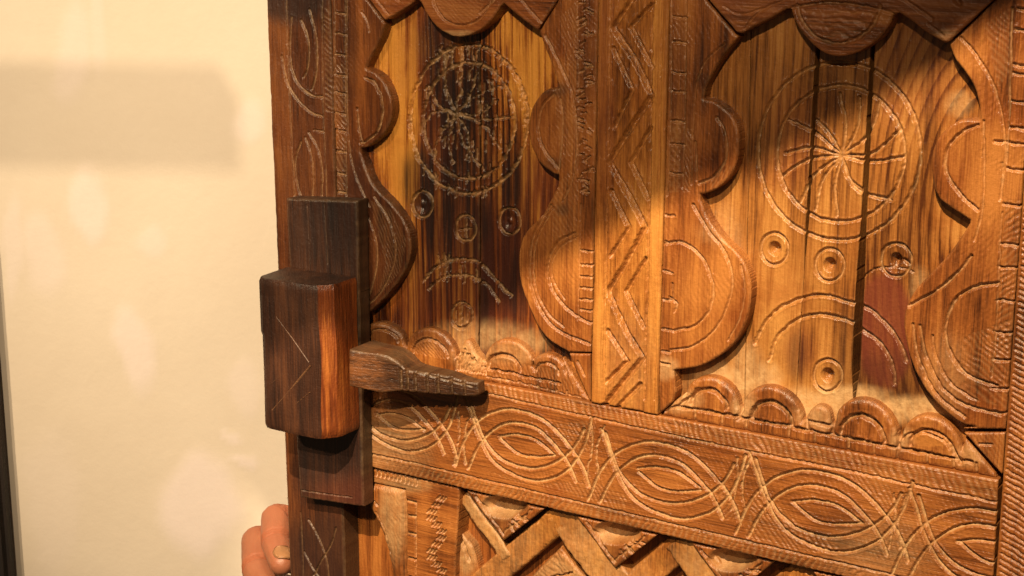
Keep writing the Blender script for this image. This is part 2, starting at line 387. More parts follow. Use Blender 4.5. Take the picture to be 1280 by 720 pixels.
# rail with nested eyes
bx = mmpoly([(836, 600)], 0)[0]
eyeB = [  # traced on the best preserved eye
    [(749.5, 534), (758, 556), (766.7, 582), (787, 617), (818, 637), (853, 646), (887, 637), (908, 618), (921, 595), (930, 566)],
    [(735, 624), (747, 594), (763, 572), (784, 558), (815, 552), (853, 561.6), (880.5, 582), (904.6, 610), (918, 632), (925, 655)],
    [(757, 541), (765, 566), (776, 592), (801, 617), (835.7, 629), (863, 627), (887, 617), (905, 602), (918, 580)],
    [(752, 628), (763, 605), (777, 587), (801, 572), (825, 570), (853, 579), (877, 601), (893, 622), (905, 648)],
    [(798, 589), (822, 587), (849.5, 594), (875, 613)], [(798, 589), (822, 608), (846, 614), (875, 613)]]
rail_g = []
rr_ = np.random.default_rng(3)
def eye_at(c, sx=1.0, sz=1.0, skip=()):
    cm = mmpoly([c], 0)[0]
    for k, e in enumerate(eyeB):
        if k in skip: continue
        q = mmpoly(cr(e), 0)-bx; q = q*[sx, sz]+cm+rr_.normal(0, .35, 2)
        a, b = toPix(q[:, 0], q[:, 1]); rail_g.append(G(np.stack([a, b], -1), 1.1 if k < 4 else .95, .75, .85, .22, .25, smooth=False))
eye_at((836, 600)); eye_at((658, 557), .97); eye_at((1033, 640), 1.02, 1.05); eye_at((1243, 690), 1.0, 1.05); eye_at((500, 526), .95, .95)
for dx, dy in ((0, 0), (-2, 2)):
    rail_g.append(G([(430+dx, 452), (598, 490), (742, 522.5), (925, 562), (1040, 584), (1140, 606), (1246, 628)], .8, .55, .45, .3))
    rail_g.append(G([(430+dx, 560), (560, 589), (780, 641), (1000, 692), (1240, 748)], .8, .55, .5, .3))
for c in ((748, 562), (930, 602), (1126, 648), (582, 545)):   # ragged cuts between the eyes
    for dx, b in ((-13, 5), (3, -5)):
        rail_g.append(G([(c[0]+dx+4, c[1]-30), (c[0]+dx+b, c[1]), (c[0]+dx-3, c[1]+36)], .8, .5, .6, .8))
hat = [dict(poly=[(430, yR0(430)+1), (1246, yR0(1246)+1), (1246, 626), (925, 560), (742, 521), (598, 489), (430, 451)], ang=20, p=2.6, d=.45, dust=.22),
       dict(poly=[(430, 562), (560, 591), (780, 643), (1000, 694), (1240, 750), (1240, yR1(1240)), (430, yR1(430))], ang=-28, p=2.5, d=.42, dust=.22),
       dict(poly=[(600, 585), (640, 598), (700, 612), (780, 640), (785, 622), (740, 600), (700, 603), (650, 605)], ang=35, p=1.9, d=.3),
       dict(poly=[(945, 610), (1000, 655), (1060, 690), (1000, 690), (930, 672)], ang=40, p=2.0, d=.4),
       dict(poly=[(690, 530), (745, 525), (742, 560), (725, 570)], ang=35, p=1.8, d=.3), dict(poly=[(885, 610), (905, 600), (925, 650), (900, 650)], ang=-40, p=1.8, d=.35),
       dict(poly=[(1060, 592), (1110, 600), (1120, 640), (1095, 625)], ang=35, p=1.9, d=.3)]
rail_out = join([(x, yR0(x)+.4) for x in (432, 600, 740, 823, 1000, 1247.5)], [(x, yR1(x)-.3) for x in (1239, 1000, 780, 580, 436)])
piece('rail', door, rail_out, 0.0, -21, W_RAIL(), rail_g, hat, ridges=.10, ridge_axis='X', seed=3, tool=(24, 2.1, .10), edge=.8, graincol=.06,
      paint=[('burn_shade', (500, 540), 60, 60, .28, .6, .2), ('burn_shade', (612, 508), 30, 14, .22, .6, .2), ('tone', (1090, 610), 70, 22, .14, .6, .3), ('tone', (840, 600), 36, 12, .12, .5, .2), ('dust', (1100, 690), 60, 40, .22, .6, .3), ('dust', (480, 555), 50, 40, .25, .6, .3)])  # dark patches at the left paint the key bar's shadow

# muntin between the two panels
mz = []
def zz(pts, w_=1.35, d_=.95): mz.append(G(pts, w_, d_, .14, .2, .2, smooth=False))
zz([(812, -42), (783, 9), (766, 35), (791, 72), (814, 119), (787, 161), (760.5, 203), (785.5, 245), (806, 284), (784, 325), (759, 365), (782, 414), (802, 448), (754.5, 507)], 1.75, 1.25)
zz([(815, 5), (788, 34), (815, 84)]); zz([(813, 160), (788, 203), (809, 248)]); zz([(806.5, 324), (782, 365), (803.4, 409)]); zz([(770, 511), (799, 481)])
zz([(764, -40), (790, -2)], 1.2, .9); zz([(766, 61), (775, 81), (789.6, 112), (767, 159)]); zz([(763, 239), (785.5, 284), (763, 320)]); zz([(759, 414), (783.5, 452), (757, 478)])
mz += [G([(762.5, -50), (760, 150), (757, 320), (754, 508)], .8, .6, .1, .3), G([(817, -50), (814, 60), (811, 260), (805, 500)], .9, .7, .1, .3), G([(829, -50), (824, 200), (818, 500)], .5, .3, .05, .2)]
piece('muntin', door, join([(xM0(y)+.6, y) for y in (TOP, 200, 400)], [(738.2, yR0(738)-.4), (821, yR0(821)-.4)], [(xM1(y)-.6, y) for y in (400, 200, TOP)]), 0.6, -21, W_MUL(), mz,
      extra=lambda x, z, px, py: -(.7+.5*(fbm(x*.5, z*.2, 3, 2)-.5))*sst(762.5-py*.016, 765.5-py*.016, px)*(1-sst(812-py*.02, 815.5-py*.02, px)),
      ridges=.16, seed=4, edge=1.0, graincol=.22, paint=[('tone', (822, 250), 9, 330, .16, .4, .2), ('tone', (750, 420), 10, 130, .14, .4, .2), ('red', (757, 120), 12, 140, .35, .5, .4), ('dust', (785, 450), 30, 60, .16, .7, .3)])

# ---------------------------------------------------------------- panels
HB = -6.8
def rosette_ring(c, rx, ry, w_=.85, d_=.9, dust=.4, rag=.2): return G(ell(c[0], c[1], rx, ry), w_, d_, dust, rag, .2, smooth=False)

# ---- left panel
pl = empty('carved_panel', door); pl['label'] = 'scorched carved panel next to the lock'
lg = [G(ell(586, 149, 73, 93), 1.3, 1.0, .55, .7, .25, smooth=False), G(ell(586, 151, 57, 73), 1.2, .9, .5, .7, .25, smooth=False)]
hub = (569, 143)
for ex, ey, b in ((535, 107, -8), (555, 70, -6), (575, 76, 4), (594, 90, 6), (531, 150, 8), (547, 178, -6), (541, 200, 6), (566, 206, 8), (582, 198, -8), (625, 185, -10), (632, 107, -8), (622, 125, 8), (640, 145, 6), (606, 214, 8)):
    mx, my = (hub[0]+ex)/2, (hub[1]+ey)/2; L = math.hypot(ex-hub[0], ey-hub[1])
    lg.append(G([hub, (mx-b*(ey-hub[1])/L, my+b*(ex-hub[0])/L), (ex, ey)], .8, .6, .5, 1.3, .25))
for k in range(70):   # splintered chatter marks across the burnt grain
    a = rr_.uniform(0, 6.28); r = rr_.choice([1.0, .98, .8, .78, .25, .5, .6, .35])
    x0 = 584+73*r*math.cos(a); y0 = 149+93*r*math.sin(a)
    lg.append(G([(x0, y0-rr_.uniform(4, 9)), (x0+rr_.uniform(-2, 2), y0+rr_.uniform(4, 9))], .7, .7, .45, .6, .2, smooth=False))
for k in range(24):
    x0 = rr_.uniform(545, 598); y0 = rr_.uniform(60, 78) if k % 2 else rr_.uniform(322, 350)
    lg.append(G([(x0, y0-7), (x0+rr_.uniform(-3, 3), y0+8)], .75, .8, .5, .6, .25, smooth=False))
for c, rx, ry in (((528, 255), 12, 16.5), ((582, 285), 12.5, 16), ((637, 276), 13, 17), ((577, 394), 13, 16)):
    lg.append(rosette_ring(c, rx, ry, 1.0, 1.0, .5, .35))
lg += [G([(530, 350), (548, 331), (572, 324), (598, 328), (612, 342), (638, 370)], 1.2, .9, .5, .7), G([(536, 360), (556, 346), (580, 344), (604, 354), (624, 376)], 1.1, .8, .45, .7),
       G([(577, 382), (577, 406)], .9, .8, .4, .5, smooth=False), G([(570, 388), (570, 402)], .7, .6, .4, .5, smooth=False), G([(584, 386), (584, 402)], .7, .6, .4, .5, smooth=False),
       G([(583, 273), (583, 297)], .8, .7, .4, .5, smooth=False), G([(575, 287), (590, 285)], .8, .7, .4, .5, smooth=False)]
ld = [((528, 255), 9, 12, -1.6, .9), ((637, 276), 9, 12, -1.6, .9), ((528, 255), 4, 5, 1.5, .8), ((637, 276), 4, 5, 1.6, .8)]
lburn = [('tone', (590, 250), 600, 900, -.13, .3, 0), ('burn_shade', (565, 320), 66, 90, .5, .5, .5), ('burn_shade', (630, 300), 40, 120, .42, .5, .5), ('red', (600, 350), 90, 110, .45, .5, .5), ('tone', (672, 80), 26, 50, .2, .5, .3), ('tone', (490, 150), 22, 110, .2, .5, .3), ('burn_shade', (545, 60), 26, 42, .82, .5, .5), ('burn_shade', (572, 130), 40, 62, .86, .45, .55), ('burn_shade', (570, 205), 36, 40, .8, .5, .6), ('burn_shade', (528, 232), 26, 46, .88, .4, .4),
         ('burn_shade', (570, 285), 44, 55, .9, .4, .45), ('burn_shade', (545, 330), 26, 30, .6, .5, .5), ('burn_shade', (640, 232), 14, 40, .7, .5, .5), ('burn_shade', (648, 360), 14, 48, .75, .5, .4),
         ('burn_shade', (622, 330), 22, 60, .4, .5, .5), ('burn_shade', (604, 380), 8, 40, .7, .4, .3), ('burn_shade', (600, 440), 120, 26, .28, .5, .3),
         ('red', (530, 60), 30, 50, .5, .6, .5), ('red', (545, 175), 22, 60, .5, .6, .5), ('red', (680, 240), 30, 50, .45, .6, .4), ('red', (540, 380), 40, 40, .5, .5, .5),
         ('tone', (655, 70), 32, 60, .24, .6, .3), ('tone', (500, 190), 26, 90, .26, .6, .3), ('tone', (500, 60), 24, 40, .2, .6, .3), ('tone', (655, 160), 20, 70, .14, .6, .3),
         ('dust', (600, 420), 60, 20, .42, .5, .5), ('dust', (655, 428), 30, 16, .5, .5, .4), ('dust', (560, 412), 26, 12, .3, .5, .4)]
ctop = -30
piece('board', pl, join([(432, ctop), (598.4, ctop), (599, 130), (599.2, 276), (597, 430), (596.5, 470), (440, 440)]), HB, -20.5, W_BRDL(), lg, paint=lburn, domes=ld,
      ridges=.7, seed=5, rings=3.0, edge=.7, graincol=.62, rough=.10)
piece('board', pl, join([(600.2, ctop), (748, ctop), (738, 470), (736, 495), (598.2, 470), (598.8, 430), (601, 276), (600.6, 130)]), HB-.4, -20.5, W_BRDL(), lg, paint=lburn, domes=ld,
      ridges=.7, seed=6, rings=3.0, edge=.7, graincol=.62, rough=.10)

def notches(x0f, x1f, ys_, w_=.8, d_=.7, dust=.4):
    out = []
    for y in ys_:
        out.append(G([(x0f(y), y-1), (x1f(y), y+1.0)], w_, d_, dust, .45, .2, smooth=False))
    return out
# left applique A1
A1in = join(cr([(481, 30), (474, 50), (465, 68), (457.5, 85)], 5), cr([(458, 86), (470, 92), (481, 105), (488, 122), (489.6, 140), (485, 158), (474, 173), (460, 183), (450, 186)], 6),
            cr([(450, 190), (456, 208), (467, 232), (490, 256), (507, 282), (512.5, 309), (506, 337), (488, 364), (466, 386), (450, 397)], 6), [(449, 412), (449, 445)])
a1g = [G([(433, -40), (433, 120), (437, 188), (448, 228), (462, 258)], .7, .5, .25), G([(457, 98), (468, 104), (476, 120), (478, 142), (471, 164), (457, 177), (450, 178)], 1.0, .8, .45, .5),
       G([(446, 136), (448, 160), (452, 177)], .9, .7, .45, .4), G([(455, 262), (468, 292), (471, 325), (464, 362), (452, 384)], .8, .5, .3), G([(468, 246), (486, 275), (494, 308), (488, 342), (470, 372), (452, 386)], .8, .5, .3),
       G([(417.5, -40), (418, 100), (420.5, 260)], .6, .45, .25), G([(431, -40), (431, 120), (433, 245)], .6, .45, .25), G([(452, 15), (458, 24), (462, 40)], .7, .4, .2)]
a1g += notches(lambda y: 418, lambda y: 431, ys)
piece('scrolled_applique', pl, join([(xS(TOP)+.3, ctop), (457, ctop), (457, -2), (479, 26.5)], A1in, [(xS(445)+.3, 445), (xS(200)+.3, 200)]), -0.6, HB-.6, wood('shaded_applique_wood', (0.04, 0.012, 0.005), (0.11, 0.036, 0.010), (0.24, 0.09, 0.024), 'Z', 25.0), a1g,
      hatch=[dict(poly=[(462, 250), (490, 262), (508, 300), (500, 340), (470, 375), (482, 330)], ang=25, p=1.4, d=.25), dict(poly=[(418, 80), (431, 80), (433, 240), (420, 240)], ang=40, p=1.8, d=.3)],
      paint=[('burn_shade', (450, 250), 50, 40, .45, .6, .4), ('burn_shade', (470, 330), 40, 70, .35, .6, .4), ('burn_shade', (430, 60), 16, 80, .35, .5, .4), ('burn_shade', (430, 230), 30, 40, .5, .5, .3), ('tone', (462, 120), 20, 60, .18, .6, .3), ('tone', (446, 60), 12, 80, .14, .6, .3)],
      ridges=.12, seed=7, tool=(35, 2.1, .10), edge=1.3, graincol=.15)
# right applique A2
A2in = join(cr([(674, 41), (680, 58), (689, 80), (696, 100), (699, 109)], 5), cr([(698, 110), (683, 112), (671, 124), (662.5, 142), (660.5, 165), (664.5, 185), (675, 204), (688, 215), (697, 219)], 6),
            cr([(697.5, 221), (697, 230), (690, 246), (677, 270), (662.5, 284), (653, 298), (648.5, 316), (648.3, 337), (652, 360), (661, 384), (674, 411), (688, 427), (708, 439)], 6))
a2g = [G([(681, 44), (693, 66), (706, 94), (715, 118), (719, 150), (720, 190), (714, 228), (703, 252)], .75, .5, .3), G([(700, 124), (702.5, 145), (702, 170), (699, 205), (697, 220)], .8, .55, .45, .2),
       G([(692, 118), (679, 131), (673, 150), (673.5, 170), (681, 188), (692, 203), (698, 211)], .9, .6, .2, .3),
       G([(688, 257), (668, 293), (662, 327), (665, 362), (681, 397), (701, 415), (736, 430)], 1.0, .7, .25, .3), G([(692, 260), (673, 295), (667, 327), (670, 360), (685, 392), (705, 409)], .7, .4, .3, .3),
       G([(718, 292), (698, 303), (685, 327), (687, 354), (701, 378), (724, 397), (738, 404)], 1.0, .7, .25, .4), G([(722, 296), (703, 307), (690, 328), (692, 352), (706, 374)], .6, .35, .2, .4),
       G([(726, 255), (724, 330), (722, 400)], .6, .45, .2, .4), G([(722, -30), (723, 120), (722, 250)], .5, .3, .15, .5)]
a2g += notches(lambda y: 725, lambda y: 740, (314, 331, 346, 360, 375, 388), .7, .6, .4)
for k in range(46):
    y = -25+k*6.0+rr_.uniform(-2, 2); x = rr_.uniform(724, 738)
    a2g.append(G([(x-rr_.uniform(2, 5), y+rr_.uniform(-4, 4)), (x+rr_.uniform(2, 5), y+rr_.uniform(-4, 4))], .8, .7, .35, .6, .3, smooth=False))
piece('scrolled_applique', pl, join([(700, -4), (673.5, 39.5)], A2in, [(709, 440.5), (737.5, 441)], [(xM0(y)-.4, y) for y in (400, 200, 0, ctop)], [(721, ctop)]), -0.4, HB-.8, W_APP(), a2g,
      hatch=[dict(poly=[(690, 95), (722, 60), (722, 190), (700, 200)], ang=35, p=1.7, d=.18), dict(poly=[(690, 240), (722, 200), (722, 300), (690, 300)], ang=35, p=1.8, d=.18), dict(poly=[(700, 20), (722, 0), (722, 60), (706, 80)], ang=30, p=1.5, d=.25)],
      paint=[('burn_shade', (730, 60), 14, 80, .3, .6, .4), ('burn_shade', (695, 112), 14, 8, .5, .5, .3), ('burn_shade', (703, 262), 8, 8, .55, .6, .2), ('burn_shade', (690, 205), 12, 8, .4, .6, .2), ('tone', (715, 335), 24, 40, .17, .7, .3), ('tone', (695, 90), 12, 20, .12, .6, .2)],
      ridges=.12, seed=8, tool=(38, 2.1, .10), edge=1.1, graincol=.14)
# mitred foot of A2
piece('corner_block', pl, [(711, 442), (737.3, 442.5), (737.3, 502.5)], -0.8, HB, W_APP(), [G([(722, 452), (731, 470)], .8, .5, .3)], ridges=.1, seed=9, edge=.9)
# cusped arch of the left panel
L1 = join([(458.5, -22), (459, -3), (480.5, 25), (484, 24)], cr([(500, 14), (512, 6), (521, -2)], 4), cr([(526, 4), (532, 16), (541, 29), (553, 39.5), (567, 45.5), (582, 45), (600, 37), (615, 23), (624, 9)], 6),
          cr([(629, 4), (640, 14), (655, 26), (671, 37.5)], 4), [(699.5, -5), (709, -22)])
l1g = [G(ell(577, -8, 36, 40, 10, 170, 24), .9, .7, .2, .25, .12, smooth=False), G([(648, -4), (665, 16), (676, 28)], .8, .55, .2), G([(468, -4), (478, 8), (486, 18)], .7, .4, .2), G([(618, -2), (608, 8), (600, 17)], .9, .6, .3, .7), G([(484, -10), (500, 2)], .7, .4, .2)]
piece('cusped_arch', pl, L1, 0.8, HB-.2, W_ARCH(), l1g, hatch=[dict(poly=[(540, -20), (612, -20), (600, 20), (577, 32), (552, 22)], ang=58, p=1.5, d=.14)],
      paint=[('dust', (566, 43), 26, 5, .55, .5, .4), ('tone', (560, 10), 40, 40, .1, .6, .3)], ridges=.12, ridge_axis='X', seed=10, tool=(60, 2.1, .10), edge=1.0, graincol=.12)

# scalloped strips
def scal(c, rx, ry, tilt=.19, n=14): return ell(c[0], c[1], rx, ry, 182, 358, n, tilt)
S1 = join([(446, yR0(446)-.6), (447, 415)], scal((478, 424), 26, 20), scal((538, 443), 31, 32), cr([(572, 444), (579, 428), (586, 426), (593, 440), (601, 450)], 4), scal((636, 458), 31, 33), scal((685, 463), 22, 20), [(701, 446), (735.5, 501.5), (734, yR0(734)-.8)])
s1g = [G(ell(480, 426, 18, 14, 185, 355, 16, .19), .9, .7, .2, .4, smooth=False), G(ell(538, 446, 22, 22, 180, 350, 20, .19), 1.0, .8, .25, .4, smooth=False), G(ell(630, 462, 20, 19, 180, 355, 20, .19), 1.3, 1.2, .35, .4, smooth=False),
       G([(602, 458), (640, 467), (700, 480)], .9, .8, .3, .6), G(ell(684, 466, 14, 12, 180, 350, 14, .19), .9, .7, .3, .6, smooth=False), G([(608, 470), (680, 486), (725, 497)], .6, .4, .3, .6)]
for k in range(12): s1g.append(G([(573+k*2.9, 436+k*1.4+rr_.uniform(-6, 4)), (570+k*3.4, 462+k*.5)], .75, .8, .6, .5, .3, smooth=False))
for k in range(9): s1g.append(G([(612+k*12, 471+k*2.3), (613+k*12, 482+k*2.3)], .7, .5, .35, .6, smooth=False))
piece('scallop_strip', pl, S1, -2.2, HB-.8, W_APP(), s1g, hatch=[dict(poly=ell(538, 446, 26, 26, 180, 360, 16, .19), ang=50, p=1.4, d=.3), dict(poly=[(600, 445), (720, 465), (725, 495), (605, 470)], ang=20, p=1.8, d=.25)],
      paint=[('dust', (588, 445), 20, 18, .55, .5, .4), ('burn_shade', (480, 415), 40, 18, .5, .5, .4), ('burn_shade', (538, 425), 34, 14, .35, .5, .4), ('dust', (640, 440), 40, 14, .3, .6, .3)], ridges=.08, ridge_axis='X', seed=11, tool=(30, 2.1, .10), edge=1.9, rough=.3)

# ---- right panel
pr = empty('carved_panel', door); pr['label'] = 'honey coloured carved panel with wheel rosette and three cracks'
rg = [G(ell(1049, 189, 102, 111), 1.1, .75, .35, .35, .2, smooth=False), G(ell(1051, 192, 80, 85), 1.1, .75, .35, .35, .2, smooth=False)]
hub = (1052, 195)
for ex, ey, b in ((986, 150, 6), (982, 191, 8), (976, 222, 10), (1001, 254, 10), (1020, 262, 8), (1047, 270, 6), (1081, 240, 8), (1113, 250, 18), (1128, 196, 6), (1124, 163, 12), (1100, 126, 12), (1050, 118, 6), (1021, 150, 4), (1075, 122, 8)):
    mx, my = (hub[0]+ex)/2, (hub[1]+ey)/2; L = math.hypot(ex-hub[0], ey-hub[1])
    rg.append(G([hub, (mx-b*(ey-hub[1])/L, my+b*(ex-hub[0])/L), (ex, ey)], 1.0, .75, .42, .35, .22))
rdots = [((968, 311), 17, 20), ((1037, 331), 18, 20.5), ((1120, 325), 19, 21), ((1034.5, 469), 17.5, 20)]
rd = []
for c, rx, ry in rdots:
    rg.append(rosette_ring(c, rx, ry, .95, .8, .4, .2)); rd.append((c, 8.5, 9.5, -4.2, .8)); rd.append((c, rx*.9, ry*.9, -.6, .5))
rg += [G([(944, 429), (958, 401.5), (982.5, 381), (1024, 368.5), (1059, 377), (1083, 384), (1107.5, 405), (1125, 429), (1133, 452)], 1.1, .8, .35, .35, .2),
       G([(962, 450), (972, 422), (996, 400), (1024, 393), (1059, 400), (1076, 410), (1100.5, 429), (1114, 453.6), (1119, 480)], 1.1, .8, .35, .35, .2),
       G([(1080, 345), (1092, 337), (1108, 334), (1130, 336), (1142, 340)], .6, .5, .1, .4), G([(1131, 325), (1137, 331)], 1.2, 1.0, .3, .3)]
rpaint = [('burn_shade', (1050, 110), 36, 40, .3, .6, .4), ('burn_shade', (1070, 150), 20, 30, .3, .6, .4), ('burn_shade', (960, 190), 20, 34, .3, .6, .5), ('red', (1106, 410), 36, 74, 1.0, .14, .14), ('burn_shade', (1108, 470), 50, 30, .3, .5, .4),
          ('burn_shade', (1055, 440), 16, 60, .42, .5, .4), ('burn_shade', (997, 450), 12, 34, .42, .5, .4), ('red', (1000, 440), 20, 34, .4, .6, .4), ('red', (1140, 90), 50, 60, .35, .6, .4), ('red', (985, 165), 30, 60, .3, .6, .4), ('burn_shade', (1160, 130), 8, 70, .25, .5, .4),
          ('tone', (970, 370), 20, 110, .18, .6, .3), ('tone', (1195, 270), 24, 50, .2, .6, .3), ('tone', (1000, 520), 60, 50, .2, .6, .3), ('burn_shade', (1120, 492), 60, 12, .35, .5, .4),
          ('dust', (905, 300), 20, 40, .3, .6, .3), ('dust', (930, 470), 20, 40, .55, .5, .4), ('dust', (1010, 503), 44, 20, .85, .5, .4), ('dust', (1130, 512), 70, 15, .85, .5, .4), ('dust', (1065, 498), 40, 14, .8, .5, .4), ('dust', (920, 475), 50, 22, .8, .5, .5), ('dust', (1200, 130), 16, 14, .35, .5, .3), ('dust', (1150, 360), 14, 26, .35, .5, .4)]
yb = 580
c0 = lambda y: lerpx((938, 60), (934, 300), y); c1 = lambda y: lerpx((1022, 60), (1003.5, 360), y); c2 = lambda y: lerpx((1090.4, 60), (1067.6, 495), y)
def brd(f0, f1, g0, g1, seed_, hh, ys_=(-20, 60, 130, 200, 280, 340, 400, 460, 500, yb)):
    L = [(f0(y)+g0(y), y) for y in ys_]; R = [(f1(y)-g1(y), y) for y in reversed(ys_)]
    return piece('board', pr, join(L, R), hh, -20.5, W_BRDR(), rg, paint=rpaint, domes=rd, ridges=.2, seed=seed_, rings=3.4, knots=(1240, 300) if seed_ == 15 else None, ringamp=.9 if seed_ == 15 else .5, edge=.55, graincol=.24, rough=.12)
one = lambda y: .25
def gap1(y): return 2.8 if y < 200 else (2.0 if y < 300 else .25)
def gap2(y): return 2.6 if y < 190 else (3.4 if y < 300 else (5.2 if y < 470 else (1.2 if y < 505 else .2)))
brd(lambda y: 848, c0, one, one, 12, HB-.2); brd(c0, c1, one, gap1, 13, HB); brd(c1, c2, gap1, gap2, 14, HB-.3); brd(c2, lambda y: 1262, gap2, one, 15, HB+.1)

B1in = join(cr([(922.5, 46), (907, 65), (894, 85), (884, 104), (880, 117)], 5), cr([(879, 124), (892, 127), (906, 136), (917.7, 150), (923, 169), (922, 195), (914, 217), (898, 234), (882, 242), (874.5, 243)], 6),
            cr([(875, 249), (884, 272), (903, 299), (925, 321), (935.5, 343), (938.5, 366), (934, 396), (921, 424), (900, 444), (874, 458), (842, 463)], 6))
b1g = [G([(896, 147), (905, 163), (908, 187), (903, 207), (889, 223), (874, 229)], .9, .65, .3, .3), G([(869, 178), (870, 200), (870.5, 225)], .8, .5, .3), G([(828, 305), (852, 303), (876, 320), (890.5, 354), (888, 385), (870, 406), (842, 414)], .9, .65, .4, .3),
       G([(866, 256), (883, 285), (905, 314), (915, 348), (910, 380), (894, 411), (867.5, 432), (838, 438)], .9, .6, .35, .3), G([(906, 54), (880, 80), (869, 116), (866, 160), (864, 230)], .7, .4, .15, .3),
       G([(840, -30), (838, 120), (834, 245)], .6, .5, .2, .3), G([(858, -30), (856, 120), (853, 235)], .6, .4, .2, .3), G([(838, 372), (846, 380), (843, 390)], .8, .6, .4, .6), G([(840, 355), (842, 375)], .7, .5, .3, .5),
       G([(926, 332), (931, 362), (925, 396), (910, 426)], .6, .35, .3, .3)]
b1g += notches(lambda y: xM1(y)+5, lambda y: xM1(y)+23, (22, 53, 91, 115, 152, 181, 217), .8, .65, .35) + notches(lambda y: xM1(y)+3, lambda y: xM1(y)+14, (269, 303, 340, 375, 412, 440, 455), .8, .6, .45)
piece('scrolled_applique', pr, join([(xM1(ctop)+.5, ctop), (868, ctop), (884, 2), (918.5, 42.5)], B1in, [(843, 470), (845, 490), (840, 503), (824, 517.5)], [(xM1(y)+.5, y) for y in (480, 300, 100)]), -0.4, HB-.8, W_APP(), b1g,
      hatch=[dict(poly=[(838, 150), (852, 150), (850, 240), (836, 240)], ang=45, ang2=-45, p=2.6, d=.3), dict(poly=[(855, 160), (866, 160), (864, 240), (853, 240)], ang=30, p=1.5, d=.3), dict(poly=[(885, 225), (912, 205), (918, 215), (890, 240)], ang=-30, p=1.3, d=.3)],
      paint=[('burn_shade', (850, 120), 16, 90, .3, .6, .4), ('burn_shade', (875, 90), 10, 40, .25, .6, .4), ('tone', (885, 350), 40, 90, .13, .7, .3), ('dust', (835, 460), 14, 14, .5, .5, .5), ('dust', (905, 290), 30, 16, .22, .6, .3)], ridges=.12, seed=16, tool=(32, 2.1, .10), edge=1.2, graincol=.14)
B2in = join(cr([(1187, 58), (1194, 74), (1206, 90), (1217, 108), (1223, 128), (1225, 148)], 5), cr([(1224, 150), (1208, 149.5), (1193.8, 153), (1176, 168), (1166.5, 187), (1164.3, 208), (1166.5, 232), (1174, 248), (1192, 262), (1212, 275)], 6),
            cr([(1212, 279), (1200, 298), (1182, 322), (1161, 344), (1143, 364), (1132.5, 384), (1129.5, 402), (1131.5, 422), (1138, 448), (1148.6, 473), (1160, 491), (1178, 511), (1201, 528.5), (1220, 534)], 6))
b2g = [G([(1201, 47), (1218, 66), (1239, 101), (1249, 132), (1255, 166), (1256, 200), (1250, 250)], .8, .55, .3), G([(1222, 156), (1201, 167), (1186, 184), (1181.7, 208), (1190, 229), (1204, 246), (1222, 262)], .95, .7, .42, .35), G([(1228.6, 152), (1230, 200), (1228, 262), (1218, 300)], .75, .5, .38, .25),
       G([(1214, 320), (1198, 340), (1172, 362), (1152, 374), (1136, 383)], 1.0, .8, .5, .3), G([(1248, 354), (1222, 358), (1196, 373), (1183, 400), (1181.7, 421), (1190, 445), (1211, 469), (1246, 482)], 1.05, .8, .48, .3),
       G([(1150, 408), (1156, 440), (1168, 468), (1183, 490), (1210, 507), (1250, 518)], 1.0, .7, .4, .35), G([(1141, 405), (1146, 440), (1158, 470), (1176, 498), (1206, 521)], .9, .6, .35, .35), G([(1165, 420), (1172, 450), (1190, 480), (1220, 500)], .8, .5, .3, .4),
       G([(1265, 10), (1262, 130), (1258, 205)], .7, .5, .35, .3), G([(1252, 265), (1248, 360), (1240, 470)], .6, .4, .25, .5), G([(1243, 177), (1262, 178)], .9, .6, .35, .3, smooth=False), G([(1253, 205), (1251, 250)], .8, .5, .4, .3)]
b2g += notches(lambda y: xJ(y)-22, lambda y: xJ(y)-1, (12, 38, 82, 93, 127, 160, 180, 212, 256, 306, 334, 376, 416, 450, 486, 516), .85, .65, .42)
piece('scrolled_applique', pr, join([(1240, 4), (1186.5, 55)], B2in, [(1202.5, 536), (xJ(536)-.5, 537)], [(xJ(y)-.5, y) for y in (400, 200, 0, ctop)], [(1272, ctop)]), -0.5, HB-.6, W_APP(), b2g,
      hatch=[dict(poly=[(1205, 420), (1262, 400), (1258, 510), (1215, 500), (1195, 460)], ang=55, p=2.0, d=.3), dict(poly=[(1258, 250), (1276, 250), (1262, 440), (1244, 440)], ang=-50, p=2.0, d=.3), dict(poly=[(1230, 30), (1262, 10), (1262, 90), (1248, 110)], ang=50, p=1.8, d=.14)],
      paint=[('tone', (1230, 210), 44, 60, .16, .7, .3), ('tone', (1210, 70), 20, 30, .14, .6, .3), ('burn_shade', (1256, 60), 10, 60, .18, .6, .4), ('dust', (1180, 470), 30, 50, .2, .6, .4)], ridges=.12, seed=17, tool=(-38, 2.1, .10), edge=1.1, graincol=.16)
piece('corner_block', pr, [(1205, 541), (xJ(538)-.8, 541), (xJ(590)-.8, 594)], -0.9, HB, W_APP(), [G([(1225, 555), (1240, 556)], .8, .5, .3)], hatch=[dict(poly=[(1205, 541), (1256, 541), (1250, 596)], ang=40, p=1.6, d=.15)], ridges=.1, seed=18, edge=.9)
L2 = join([(869, -22), (886, 1), (919.5, 40), (926, 42)], cr([(940, 34), (960, 24), (982, 11)], 4), cr([(988, 11), (994, 28), (1008, 48), (1028, 65), (1048, 70.5), (1073, 64.5), (1097, 49), (1111, 31), (1116, 18)], 6),
          cr([(1124, 16), (1140, 27), (1160, 42), (1181, 53.5)], 4), [(1186, 52), (1239, 2), (1262, -22)])
